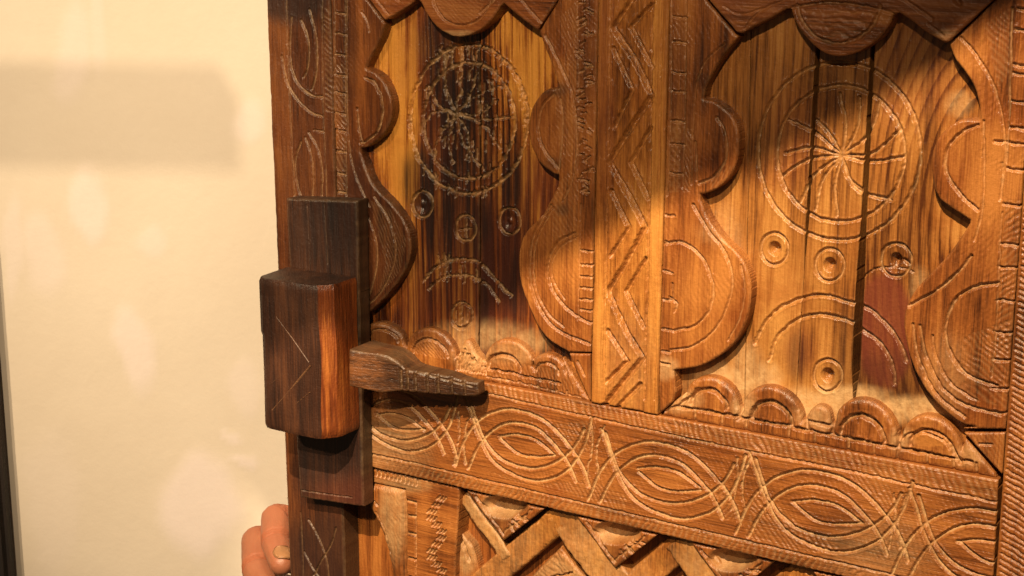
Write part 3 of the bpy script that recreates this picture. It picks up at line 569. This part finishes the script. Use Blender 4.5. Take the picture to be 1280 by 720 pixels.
l2g = [G(ell(1048, 0, 52, 54, 8, 172, 28), 1.1, .8, .3, .4, .15, smooth=False), G([(990, 10), (1040, 3), (1100, 12), (1122, 20)], .9, .7, .25, .3), G([(1110, -12), (1140, 6), (1165, 24)], .9, .6, .1), G([(930, 36), (950, 14), (985, -2)], .7, .4, .12), G([(905, 8), (925, 18), (955, 10)], .6, .35, .1), G([(1194, 0), (1199, 5)], 1.3, 1.2, .1), G([(1160, 30), (1180, 44)], .6, .5, .1)]
piece('cusped_arch', pr, L2, 1.6, HB-.2, W_ARCH(), l2g, hatch=[dict(poly=[(1005, 12), (1098, 14), (1085, 40), (1048, 54), (1012, 38)], ang=88, p=2.8, d=.5, dust=.1)],
      paint=[('burn_shade', (960, 25), 80, 30, .25, .7, .4), ('burn_shade', (1150, 20), 60, 40, .2, .7, .4), ('tone', (1108, 22), 14, 9, .25, .5, .3), ('dust', (1184, 44), 22, 8, .3, .5, .3), ('red', (915, -4), 22, 20, .35, .5, .3)], ridges=.2, ridge_axis='X', seed=19, tool=(80, 2.1, .10), edge=1.2, graincol=.15)
S2 = join([(827, yR0(827)-.6), (830, 512)], cr([(846, 499), (858, 490)], 3), scal((889, 503), 33, 31), scal((964, 521), 38, 37), cr([(1004, 526), (1014, 511), (1024, 508), (1034, 514), (1038, 530)], 4), scal((1081, 541), 40, 41), scal((1164, 558), 38, 38), [(1206, 548), (1243, 592), (1245, yR0(1245)-.8)])
s2g = [G(ell(886, 508, 22, 21, 180, 358, 20, .19), 1.4, 1.3, .4, .4, smooth=False), G(ell(964, 528, 25, 25, 180, 360, 20, .19), 1.5, 1.4, .45, .35, smooth=False), G(ell(1078, 548, 28, 28, 180, 360, 20, .19), 1.4, 1.3, .45, .35, smooth=False), G(ell(1164, 562, 27, 24, 180, 360, 20, .19), 1.2, 1.0, .35, .35, smooth=False),
       G(ell(1158, 558, 30, 16, 190, 350, 20, .19), .8, .6, .2, .35, smooth=False), G([(846, 508), (900, 517), (1000, 536), (1100, 556), (1215, 578)], 1.1, 1.1, .5, .5), G([(832, 514), (850, 505), (862, 497)], 1.0, .9, .5, .7), G([(1008, 526), (1038, 533)], 1.0, .9, .5, .5), G([(1002, 516), (1010, 538)], 1.4, 1.2, .5, .5), G([(1042, 516), (1040, 542)], 1.4, 1.2, .5, .5), G([(1123, 545), (1122, 560)], 1.4, 1.2, .5, .5), G([(926, 505), (924, 524)], 1.4, 1.2, .5, .5), G([(1190, 560), (1200, 578)], 1.3, 1.2, .5, .4)]
for x in (868, 902, 932, 985, 1018, 1060, 1092, 1121, 1158, 1191, 1220): s2g.append(G([(x+.5, yR0(x)-15), (x, yR0(x)-2)], .9, .7, .5, .4, smooth=False))
piece('scallop_strip', pr, S2, -1.6, HB-.8, W_APP(), s2g, paint=[('dust', (930, 505), 14, 20, .5, .5, .4), ('dust', (1020, 520), 26, 16, .45, .5, .4), ('dust', (1125, 548), 16, 18, .5, .5, .4), ('dust', (850, 500), 24, 14, .5, .5, .4), ('dust', (1215, 570), 20, 16, .4, .5, .4), ('tone', (1165, 550), 22, 7, .3, .4, .2), ('burn_shade', (985, 500), 10, 14, .3, .5, .3)], ridges=.08, ridge_axis='X', seed=20, tool=(35, 2.1, .10), edge=2.0, rough=.3)

# ---------------------------------------------------------------- lower panel, zigzag work
pz = empty('zigzag_panel', door); pz['label'] = 'lower panel with bold carved zigzag bands'
yb1 = lambda x: yR1(x)+.5
piece('board', pz, [(432, yR1(432)), (1240, yR1(1240)), (1236, BOT+50), (440, BOT+50)], -12, -20.5, W_APP(), [], ridges=.3, seed=21, edge=.6, res=.7, graincol=.2)
c1g = [G([(470, 640), (482, 668), (488, 720), (490, 790)], .8, .5, .3, .4), G([(463, 622), (472, 632)], .8, .6, .4, .7)]
piece('scrolled_applique', pz, join([(455, 603), (506, 612)], [(507, 640), (506, 700), (508, BOT)], [(488, BOT)], cr([(489, 780), (487, 720), (482, 690), (474, 662), (463, 640), (455, 622)], 5)), -1.0, -12.3, W_APP(), c1g,
      paint=[('dust', (492, 640), 16, 50, .4, .5, .3), ('burn_shade', (470, 690), 20, 60, .3, .5, .3)], ridges=.12, seed=22, tool=(40, 2.1, .10), edge=4.0)
n1g = [G([(508, 628), (508, 740), (510, 820)], .8, .6, .3, .4), G([(520, 630), (520, 740), (522, 820)], .8, .6, .3, .4)]
for k, y in enumerate((627, 645, 667, 698, 722, 752)): n1g.append(G([(508, y-1), (519, y+1)], 1.2, 1.0, .75, .35, smooth=False))
for k in range(12): n1g.append(G([(466+k*5, yR1(466+k*5)+2), (466+k*5, yR1(466+k*5)+9)], .8, .6, .6, .4, smooth=False))
for k in range(26):
    y = 622+k*8.2; s = 1 if (k//3) % 2 else -1
    for q in range(3):
        xx = 546+s*(k % 3-1)*6+q*4-4
        n1g.append(G([(xx-1.6, y+2.2+q), (xx+1.8, y-2.0+q)], .75, .7, .7, .3, .2, smooth=False))
piece('stile', pz, join([(x, yb1(x)) for x in (460, 520, 574)], [(573, 640), (569, 700), (568, BOT)], [(508.8, BOT), (507.4, 640), (506.6, 611.5), (460, 602.5)]), -1.8, -12.2, W_RAIL(), n1g, ridges=.15, seed=23, edge=.9, graincol=.1,
      paint=[('tone', (530, 650), 8, 40, .12, .5, .3), ('dust', (500, 606), 40, 10, .3, .6, .4)])
def tri_piece(a, b, c, seed_):
    cen = (np.array(a)+b+c)/3
    g = [G([a*np.array(.75)+cen*.25, c*np.array(.8)+cen*.2], .9, .6, .45, .7, smooth=False), G([b*np.array(.7)+cen*.3, c*np.array(.7)+cen*.3], .9, .6, .4, .7, smooth=False)]
    for k in range(6):
        t = rr_.uniform(.2, .8); q = np.array(b)*t+np.array(c)*(1-t)
        g.append(G([q+(cen-q)*.1, q+(cen-q)*.5], .8, .7, .4, .6, .3, smooth=False))
    mid = (np.array(a)+b)/2
    def dig(x, z, px, py):
        # gouged hollow under the rail
        t = np.clip(1-np.hypot((px-(mid[0]*.55+cen[0]*.45))/(abs(b[0]-a[0])*.32), (py-(mid[1]*.55+cen[1]*.45))/17), 0, 1)
        return -6.5*sst(0, .5, t)
    piece('pendant_triangle', pz, [a, b, c], -1.6, -12.1, W_APP(), g, seed=seed_, edge=1.0, rough=.3, extra=dig,
          paint=[('dust', tuple(mid*.5+cen*.5), 26, 12, .6, .5, .4), ('burn_shade', tuple(np.array(c)*.6+cen*.4), 24, 20, .35, .6, .5)])
def shift(p, d): return (p[0]+d, p[1]+d*.2322)
tA, tB, tC = (583, 615), (680, 637), (629, 676)
for k, d in enumerate((0, 138, 281, 432, 590)):
    s = 1+.035*k
    f = lambda p: ((p[0]-583)*s+583+d, (p[1]-615)*s+615+d*.2330)
    a, b, c = f(tA), f(tB), f(tC)
    a = (a[0], yb1(a[0])+1.0); b = (b[0], yb1(b[0])+1.0)
    if a[0] < 1150: tri_piece(a, b, c, 24+k)
# zigzag bands: flat ridge bars running between the triangles
def bar(p0, p1, wpx, h, seed_, name='zigzag_bar', dustv=.3):
    p0 = np.array(p0, float); p1 = np.array(p1, float); d = (p1-p0)/np.linalg.norm(p1-p0); n = np.array([-d[1], d[0]])*wpx/2
    piece(name, pz, [p0-n, p1-n, p1+n, p0+n], h, -12.1, W_MUL(), [], seed=seed_, edge=1.7, rough=.45, edgenoise=.6, ridges=.25,
          paint=[('dust', tuple((p0+p1)/2), 60, 60, dustv, .5, .4), ('burn_shade', tuple(p0*.85+p1*.15), 24, 18, .3, .6, .4)])
for k, d in enumerate((0, 150, 300, 458)):
    y = d*.2335; s = 1+.04*k
    q = lambda px, py: ((px-690)*s+690+d, (py-645)*s+645+y)
    bar(q(706, 643), q(556, 768), 34*s, -4.6, 30+k, dustv=.22)
    bar(q(698, 637), q(792, 762), 42*s, -3.8, 34+k, dustv=.36)
    tr = [q(700, 684), q(756, 752), q(634, 750)]
    piece('zigzag_infill', pz, tr, -7.0, -12.1, W_APP(), [G([tr[0], tr[2]], 1.0, .8, .5, .7, smooth=False), G([q(690, 722), q(715, 716)], 1.0, .9, .5, .7), G([q(676, 735), q(708, 734)], 1.0, .9, .5, .7)], seed=42+k, edge=1.6, rough=.5, tool=(40, 2.4, .3), paint=[('dust', q(700, 725), 40, 30, .45, .5, .4)])
bar((577, 620), (634, 700), 15, -4.5, 50, dustv=.5)
piece('zigzag_infill', pz, [(571, 660), (590, 684), (600, 720), (570, 790)], -6.0, -12.1, W_APP(), [G([(574, 668), (586, 700)], 1.2, 1.2, .5, .5)], seed=51, edge=1.5, rough=.3, paint=[('dust', (582, 690), 14, 26, .5, .5, .4)])

# ---------------------------------------------------------------- wooden lock
lock = empty('wooden_lock', door); lock['label'] = 'dark wooden slide lock with block and key bar'
HP = 8.5
plate_out = [(357.5, 248), (446, 251), (447, 300), (449.5, 450), (452, 560), (454, 634), (376, 622), (371, 560), (366, 420), (361, 320)]
piece('lock_plate', lock, plate_out, HP, 0.3, W_LOCK(), [G([(405, 255), (410, 330)], .5, .3, .1), G([(384, 255), (388, 330)], .4, .25, .05), G([(372, 612), (440, 622)], .5, .4, .1)], ridges=.2, seed=60, edge=1.2, graincol=.2,
      paint=[('burn_shade', (415, 290), 40, 50, .45, .6, .4), ('red', (430, 615), 40, 24, .3, .6, .4), ('burn_shade', (400, 570), 60, 40, .5, .5, .3)])  # dark patch below the block is its cast shadow, painted in
# block: find how far it stands out so that its side face is seen between x=410 and x=448
xr = float(P(448, 450, HP)[0]); HBK = HP
while float(P(411, 450, HBK)[0]) < xr: HBK += .25
xl = float(P(325.5, 450, HBK)[0]); zt = float(P(400, 357, HBK)[1]); zb = float(P(410, 553, HBK)[1])
def lock_block():
    bm = bmesh.new()
    ny_, nx_, nz_ = 9, 16, 40
    # outline in X-h section with a split chamfer at the front right arris, lofted along Z with hand-hewn wobble
    W = xr-xl
    sec = [(xl, HP+.3), (xl, HBK-3), (xl+1, HBK-1), (xl+3.5, HBK), (xl+W*.45, HBK+.3), (xr-8.5, HBK-.2), (xr-6.2, HBK-.9), (xr-1.2, HBK-6.5), (xr-.3, HBK-9), (xr, HBK-14), (xr-.2, HP+12), (xr, HP+.3)]
    rings = []
    zs = np.linspace(zb, zt, nz_)
    for i, z in enumerate(zs):
        t = i/(nz_-1); ring = []
        for k, (x, h) in enumerate(sec):
            wx = .5*(vnoise(np.array(z*.06), np.array(k*3.1), 1)-.5); wh = .6*(vnoise(np.array(z*.05+9), np.array(k*2.3), 2)-.5)
            f = min(t, 1-t)*(nz_-1); inset = .7 if f < 1 else 0
            s = 1.0 if t < .63 else (1.0 if k > 3 else 1.0)
            dx = .8 if (k < 4 and t > .62) else 0.0           # jog in the left arris
            cxm = (xl+xr)/2
            tilt = (.5-t)*0.6
            if 6 <= k <= 7 and 0.05 < t < .95: dx += 1.2*math.sin(t*9)*(.5)-.6
            x2 = cxm+(x-cxm)*(1-inset/(W/2))+float(wx)-dx; h2 = h if h < HP+1 else h-inset*.7+float(wh)
            # top face falls towards the front left corner
            zz_ = z-(0 if t < .9 else (h-HP)/(HBK-HP)*.5)
            ring.append(bm.verts.new((x2*MM, -h2*MM, (zz_+tilt)*MM)))
        rings.append(ring)
    mi = []
    for i in range(nz_-1):
        for k in range(len(sec)-1):
            f = bm.faces.new((rings[i][k], rings[i+1][k], rings[i+1][k+1], rings[i][k+1])); f.smooth = True
            f.material_index = 1 if k >= 6 else 0
    bm.faces.new(rings[0]); bm.faces.new(rings[-1])
    bmesh.ops.recalc_face_normals(bm, faces=bm.faces)
    me = bpy.data.meshes.new('lock_block'); bm.to_mesh(me); bm.free()
    me.materials.append(W_LOCK()); me.materials.append(W_LOCKS())
    o = link(bpy.data.objects.new('lock_block', me), lock)
    me.set_sharp_from_angle(angle=math.radians(24))
    return o
lock_block()
# V marks incised on the block face: thin scratched slivers of paler wood
def scratch(pts, h, wd, parent, mat):
    q = mmpoly(pts, h); bm = bmesh.new()
    for a, b in zip(q[:-1], q[1:]):
        d = (b-a)/np.linalg.norm(b-a); n = np.array([-d[1], d[0]])*wd/2
        top = [a-d*.2, b+d*.2]
        vs = [bm.verts.new((p[0]*MM, -hh*MM, p[1]*MM)) for p, hh in ((a-n, h-.1), (b-n, h-.1), (b, h+.18), (a, h+.18), (b+n, h-.1), (a+n, h-.1))]
        bm.faces.new((vs[0], vs[1], vs[2], vs[3])); bm.faces.new((vs[3], vs[2], vs[4], vs[5])); bm.faces.new((vs[0], vs[3], vs[5])); bm.faces.new((vs[1], vs[4], vs[2]))
    me = bpy.data.meshes.new('scratch_line'); bm.to_mesh(me); bm.free(); me.materials.append(mat); return link(bpy.data.objects.new('scratch_line', me), parent)
W_SCR = wood('scratched_wood', (.05, .022, .010), (.10, .05, .024), (.18, .10, .05), 'X', 71.0, .6)
HF = HBK+.25
scratch([(345, 396), (366, 424), (386, 453)], HF, .5, lock, W_SCR); scratch([(388, 457), (362, 488), (340, 513)], HF, .9, lock, W_SCR)
for k in range(9): scratch([(357+k*3.6, 515-k*2.9), (359+k*3.6, 513.4-k*2.9)], HF, .5, lock, W_SCR)
for k in range(5): scratch([(338+k*4, 480-k*3.2), (340+k*4, 478.4-k*3.2)], HF, .4, lock, W_SCR)

# key bar
HK1 = HP+16.0
ktop = cr([(436, 437), (452, 440), (480, 444), (496, 452), (511, 463), (556, 470), (583, 477), (597, 479)], 5)
kbot = cr([(598, 493), (590, 496), (560, 494), (531, 492), (499, 489), (476, 491), (450, 486), (436, 483)], 5)
Xa = float(P(440, 455, HK1)[0]); Xb = float(P(597, 485, HK1-13)[0])
hkey = lambda X: HK1-13*np.clip((X-Xa)/(Xb-Xa), 0, 1.1)
def kfix(p):
    out = []
    for x, y in np.array(p, float):
        h = HK1
        for _ in range(12): X, Z = P(x, y, h); h = float(hkey(X))
        a, b = toPix(np.array(float(X)), np.array(float(Z)), HK1); out.append((float(a), float(b)))
    return np.array(out)
kg = [G(kfix([(x, 462+(x-500)*.17), (x+1, 494)]), 1.0, .8, .12, .3, smooth=False) for x in (500, 508, 518, 533, 546, 563, 579)]
kg += [G(kfix([(505, 457), (530, 468), (590, 483)]), .6, .4, .3, smooth=False)]
piece('key_bar', lock, kfix(join(ktop, kbot)), HK1, 6.0, W_KEY(), kg, ridges=.25, ridge_axis='X', seed=61, edge=.9, res=.4, graincol=.2, slope=lambda x, z, px, py: hkey(x)-HK1,
      paint=[('burn_shade', (592, 485), 14, 14, .7, .5, .2), ('burn_shade', (445, 436), 20, 8, .5, .5, .3), ('dust', (500, 445), 26, 10, .25, .6, .3), ('tone', (455, 465), 20, 22, .14, .5, .3)])

# ---------------------------------------------------------------- plaster wall and dark post
WANG = math.radians(25.0)
WD = np.array([math.cos(WANG), math.sin(WANG), 0.0]); WN = np.array([math.sin(WANG), -math.cos(WANG), 0.0])   # WN towards the viewer
r = RW @ _ray(170, 360); W0 = CAMPOS+r*940.0/np.linalg.norm(r)
def wall_pt(x, y, off=0.0):
    r = RW @ _ray(x, y); t = ((W0+WN*off-CAMPOS) @ WN)/(r @ WN); return CAMPOS+r*t
def build_wall():
    n = 190; u = np.linspace(-520, 700, n*2); v = np.linspace(-560, 640, n*2)
    U, Vv = np.meshgrid(u, v, indexing='ij')
    # patch repairs traced from the photo
    pts = W0[None, None]+U[..., None]*WD+Vv[..., None]*np.array([0, 0, 1.0])
    q = (pts-CAMPOS) @ RW; px = CX+FPX*q[..., 0]/q[..., 2]; py = CY+FPX*q[..., 1]/q[..., 2]
    patch = np.zeros_like(px)
    wx = 46*(fbm(U*.03, Vv*.02, 1, 4)-.5); wy = 60*(fbm(U*.03+30, Vv*.02, 2, 4)-.5)
    for cx_, cy_, rx, ry, s, tl in ((116, 250, 22, 48, .8, .25), (165, 440, 24, 50, .8, .35), (252, 640, 48, 62, .95, .1), (85, 60, 26, 60, .5, 0), (190, 300, 20, 24, .5, 0), (50, 315, 30, 60, .5, .3), (315, 160, 22, 30, .6, 0), (312, 480, 26, 36, .4, 0), (288, 545, 12, 8, .7, 0), (300, 578, 18, 8, .8, 0), (10, 310, 12, 70, .5, 0), (60, 620, 40, 90, .22, 0), (120, 30, 14, 60, .4, 0)):
        ddx = px+wx-cx_-tl*(py-cy_)*.4; rr = np.hypot(ddx/rx, (py+wy-cy_)/ry); patch = np.maximum(patch, s*(1-sst(.6, 1.2, rr)))
    tone = fbm(U*.012, Vv*.008, 3, 4)
    h = 1.6*(fbm(U*.01, Vv*.01, 5, 3)-.5)+.35*(fbm(U*.08, Vv*.05, 4, 3)-.5)+patch*.5
    pts = pts+WN*h[..., None]
    idx = np.arange(U.size).reshape(U.shape)
    F = np.stack([idx[:-1, :-1], idx[1:, :-1], idx[1:, 1:], idx[:-1, 1:]], -1).reshape(-1, 4)
    m = bpy.data.materials.new('cream_plaster'); m.use_nodes = True; t = m.node_tree; b = t.nodes['Principled BSDF']
    at = t.nodes.new('ShaderNodeAttribute'); at.attribute_name = 'paint'; sp = t.nodes.new('ShaderNodeSeparateColor'); t.links.new(at.outputs['Color'], sp.inputs[0])
    tc = t.nodes.new('ShaderNodeTexCoord'); n1 = nd(t, 'ShaderNodeTexNoise', Scale=14.0, Detail=6.0, Roughness=.6); t.links.new(tc.outputs['Object'], n1.inputs['Vector'])
    n2 = nd(t, 'ShaderNodeTexNoise', Scale=160.0, Detail=5.0, Roughness=.65); t.links.new(tc.outputs['Object'], n2.inputs['Vector'])
    c = mixc(t, sp.outputs[1], (.62, .545, .46), (.73, .665, .585)); c = mixc(t, math_(t, 'MULTIPLY', n1.outputs[0], .35), c, (.66, .58, .48))
    c = mixc(t, sp.outputs[0], c, (.76, .68, .66)); c = mixc(t, math_(t, 'MULTIPLY', n2.outputs[0], .12), c, (.5, .4, .29))
    t.links.new(c, b.inputs['Base Color']); b.inputs['Roughness'].default_value = .75; b.inputs['Specular IOR Level'].default_value = .25
    bp = t.nodes.new('ShaderNodeBump'); bp.inputs['Strength'].default_value = .25; bp.inputs['Distance'].default_value = .001; t.links.new(n2.outputs[0], bp.inputs['Height']); t.links.new(bp.outputs[0], b.inputs['Normal'])
    o = mesh_np('wall', pts.reshape(-1, 3)*MM, F, np.ones(len(F), bool), None, m, {'paint': np.stack([patch, tone, 0*tone, 0*tone+1], -1).reshape(-1, 4)})
    o['kind'] = 'structure'; o['label'] = 'cream plastered wall with pale repair patches'
    return o
build_wall()
def frame_box(name, c0, c1, up0, up1, depth, mat):
    """box standing on the wall plane: from wall coordinate c0 to c1 along WD, up0..up1 vertically, depth towards the viewer"""
    bm = bmesh.new(); bmesh.ops.create_cube(bm, size=1)
    for v in bm.verts:
        p = W0+WD*((c0+c1)/2+v.co.x*(c1-c0))+WN*(depth/2+v.co.y*depth+.5); p[2] = (up0+up1)/2+v.co.z*(up1-up0); v.co = Vector(p*MM)
    bmesh.ops.recalc_face_normals(bm, faces=bm.faces)
    bmesh.ops.bevel(bm, geom=bm.edges[:], offset=.003, segments=3, affect='EDGES')
    me = bpy.data.meshes.new(name); bm.to_mesh(me); bm.free(); me.materials.append(mat); return link(bpy.data.objects.new(name, me))
# right front arris of the post is seen from (0, 345) to (27, 720)
pp = wall_pt(8, 530, 0.0); cpost = float((pp-W0) @ WD)
post = frame_box('frame_post', cpost-90, cpost, -560, 640, 12.0, wood('dark_post_wood', (.004, .002, .001), (.009, .004, .002), (.02, .008, .004), 'Z', 81.0, .8))
post['label'] = 'dark wooden frame post at the far left edge against the cream wall'; post['category'] = 'post'

# ---------------------------------------------------------------- hand holding the free edge
def build_hand():
    bm = bmesh.new()
    def cap(p, q, r0, r1, n=14, k=9):
        p = np.array(p); q = np.array(q)
        for i in range(k+1):
            t = i/k; c = p+(q-p)*t; r = r0+(r1-r0)*t
            bmesh.ops.create_icosphere(bm, subdivisions=2, radius=r*MM, matrix=Matrix.Translation(Vector(c*MM)))
    def chain(pts, rs):
        for i in range(len(pts)-1):
            L = np.linalg.norm(np.array(pts[i+1])-pts[i]); cap(pts[i], pts[i+1], rs[i], rs[i+1], k=max(4, int(L/2.2)))
    idx = [P3(410, 668, -62), P3(347, 650, -36), P3(345, 678, -21), P3(352.5, 704, -10)]
    mid = [P3(405, 706, -68), P3(323, 678, -42), P3(322, 712, -25), P3(338, 744, -8)]
    rin = [P3(405, 748, -68), P3(318, 733, -44), P3(320, 765, -26), P3(338, 793, -9)]
    pin = [P3(412, 790, -64), P3(334, 782, -44), P3(334, 808, -28), P3(348, 828, -13)]
    chain(idx, [11, 9.2, 8.3, 6.6]); chain(mid, [11.5, 9.6, 8.8, 7.2]); chain(rin, [11, 9.2, 8.4, 7]); chain(pin, [10, 8, 7.2, 6])
    wr = P3(560, 900, -86)
    for f, r in ((idx, 12), (mid, 12.5), (rin, 12), (pin, 11)): chain([f[0], f[0]*.5+wr*.5+np.array([0, 3, 0]), wr], [r, r+2, 19])
    # web of the palm
    chain([idx[0]*.7+wr*.3, pin[0]*.7+wr*.3], [13, 12]); chain([idx[0]*.4+wr*.6, pin[0]*.4+wr*.6], [15, 14])
    th = [wr*.75+idx[0]*.25, P3(490, 740, -62), P3(455, 690, -48), P3(432, 655, -44)]
    chain(th, [17, 13, 9.8, 7.8])
    chain([wr, wr+np.array([90, 60, -120]), wr+np.array([170, 130, -250])], [20, 27, 34])
    me = bpy.data.meshes.new('person'); bm.to_mesh(me); bm.free()
    o = link(bpy.data.objects.new('person', me))
    rm = o.modifiers.new('remesh', 'REMESH'); rm.mode = 'VOXEL'; rm.voxel_size = .0009; rm.use_smooth_shade = True
    sm = o.modifiers.new('smooth', 'SMOOTH'); sm.factor = .5; sm.iterations = 6
    dg = bpy.context.evaluated_depsgraph_get(); m2 = bpy.data.meshes.new_from_object(o.evaluated_get(dg)); o.modifiers.clear(); o.data = m2
    # knuckle creases cut into the skin
    n = len(m2.vertices); co = np.empty(n*3, np.float32); m2.vertices.foreach_get('co', co); co = co.reshape(-1, 3).astype(float)
    no = np.empty(n*3, np.float32); m2.vertex_normals.foreach_get('vector', no); no = no.reshape(-1, 3)
    dsp = np.zeros(n); redv = np.zeros(n)
    for f in (idx, mid, rin, pin):
        for j, a in ((1, .75), (2, .7)):
            ax_ = _n(f[j+1]-f[j-1]); rel = co/MM-f[j]; s = rel @ ax_; near = np.linalg.norm(rel, axis=1) < 15
            for off in (-1.8, 0, 1.9): dsp -= near*a*np.exp(-((s-off)/.5)**2)
            redv = np.maximum(redv, near*np.exp(-(s/5)**2)*.7)
    dsp += .18*(fbm(co[:, 0]/MM*.5, co[:, 2]/MM*.5+co[:, 1]/MM*.4, 2, 2)-.5)
    co = co+no*dsp[:, None]*MM; m2.vertices.foreach_set('co', co.astype(np.float32).ravel())
    a = m2.attributes.new('red', 'FLOAT', 'POINT'); a.data.foreach_set('value', redv.astype(np.float32)); m2.update()
    for p in m2.polygons: p.use_smooth = True
    m = bpy.data.materials.new('skin'); m.use_nodes = True; t = m.node_tree; b = t.nodes['Principled BSDF']
    at = t.nodes.new('ShaderNodeAttribute'); at.attribute_name = 'red'
    tc = t.nodes.new('ShaderNodeTexCoord'); n1 = nd(t, 'ShaderNodeTexNoise', Scale=90.0, Detail=4.0); t.links.new(tc.outputs['Object'], n1.inputs['Vector'])
    n2 = nd(t, 'ShaderNodeTexVoronoi', Scale=1300.0); t.links.new(tc.outputs['Object'], n2.inputs['Vector'])
    c = mixc(t, n1.outputs[0], (.20, .066, .033), (.29, .108, .054)); c = mixc(t, math_(t, 'MULTIPLY', at.outputs['Fac'], .5), c, (.26, .07, .032))
    t.links.new(c, b.inputs['Base Color']); b.inputs['Roughness'].default_value = .5
    b.inputs['Subsurface Weight'].default_value = .15; b.inputs['Subsurface Radius'].default_value = (.004, .0015, .0008); b.inputs['Subsurface Scale'].default_value = 1.0
    bp = t.nodes.new('ShaderNodeBump'); bp.inputs['Strength'].default_value = .2; bp.inputs['Distance'].default_value = .0003; t.links.new(n2.outputs['Distance'], bp.inputs['Height']); t.links.new(bp.outputs[0], b.inputs['Normal'])
    m2.materials.clear(); m2.materials.append(m)
    o['label'] = 'bare hand with curled fingers gripping the free edge of the carved door'; o['category'] = 'person'
    mn = bpy.data.materials.new('nail'); mn.use_nodes = True; bn = mn.node_tree.nodes['Principled BSDF']; bn.inputs['Base Color'].default_value = (.46, .235, .11, 1); bn.inputs['Roughness'].default_value = .36
    for f, r in ((idx, 6.9), (mid, 7.3), (rin, 7.1), (pin, 6.1)):
        ax_ = _n(f[3]-f[2]); back = _n(CAMPOS-f[3])+np.array([.55, 0, 0]); up = _n(back-ax_*(back @ ax_)); sd = np.cross(ax_, up)
        bm = bmesh.new(); nu, nv = 9, 9; g = []
        for i in range(nu):
            row = []
            for j in range(nv):
                u = (i/(nu-1)-.5)*2; v = j/(nv-1); wid = math.sqrt(max(0, 1-max(0, (v-.65)/.35)**2*.5))*(.62+.38*min(1, v*3.2)**.5)
                an = u*wid*.95; rr = r*(1.03+.03*math.sin(v*3.14))
                p = f[3]+ax_*(-5.5+v*9.5-(u*u)*1.0*(v > .5))+(up*math.cos(an)+sd*math.sin(an))*(rr-max(0, v-.6)*2.6)
                row.append(bm.verts.new(p*MM))
            g.append(row)
        for i in range(nu-1):
            for j in range(nv-1): bm.faces.new((g[i][j], g[i+1][j], g[i+1][j+1], g[i][j+1])).smooth = True
        bmesh.ops.solidify(bm, geom=bm.faces[:], thickness=.0006)
        me = bpy.data.meshes.new('fingernail'); bm.to_mesh(me); bm.free(); me.materials.append(mn); link(bpy.data.objects.new('fingernail', me), o)
build_hand()

# ---------------------------------------------------------------- added unseen beam: throws the diagonal shade over the upper door
def beam(name, pts_near, pts_far, thick, mat):
    bm = bmesh.new(); vs = []
    a, b = [np.array(p, float) for p in pts_near]; c, d = [np.array(p, float) for p in pts_far]
    n = _n(np.cross(b-a, c-a))*thick
    V = [bm.verts.new(Vector(p)) for p in (a, b, d, c, a+n, b+n, d+n, c+n)]
    for f in ((0, 1, 2, 3), (4, 5, 6, 7), (0, 1, 5, 4), (1, 2, 6, 5), (2, 3, 7, 6), (3, 0, 4, 7)): bm.faces.new([V[k] for k in f])
    bmesh.ops.recalc_face_normals(bm, faces=bm.faces)
    me = bpy.data.meshes.new(name); bm.to_mesh(me); bm.free(); me.materials.append(mat); return link(bpy.data.objects.new(name, me))
LA = np.array(LAMP_A)
e0 = P3(1290, 2)*MM; e1 = P3(330, 525)*MM
t_ = .62
k0 = LA+(e0-LA)*t_; k1 = LA+(e1-LA)*t_
dirb = _n(k1-k0)
k0 = k0-dirb*.02; k1 = k1+dirb*.012
upv = np.array([0, -.25, 1.0]); upv = _n(upv-dirb*(upv @ dirb))
blocker = beam('shade_beam', (k0, k1), (k0+upv*.5, k1+upv*.5), .03, wood('shade_beam_wood', (.02, .008, .004), (.05, .02, .008), (.10, .04, .015), 'X', 91.0, .6))
blocker['label'] = 'added unseen dark beam that shades the upper door'; blocker['category'] = 'beam'

# added unseen bar between lamp C and the wall: its shadow is the horizontal band on the plaster
LC = np.array(LAMP_C); tb = .42
def onray(x, y): return LC+(wall_pt(x, y)*MM-LC)*tb
k0, k1, k2, k3 = onray(-160, 122), onray(301, 131), onray(-160, 205), onray(301, 214)
bar2 = beam('shade_bar', (k0, k1), (k2, k3), .012, MATS['shade_beam_wood'])
bar2['label'] = 'added unseen thin dark bar that shades a band of the cream wall'; bar2['category'] = 'rail'
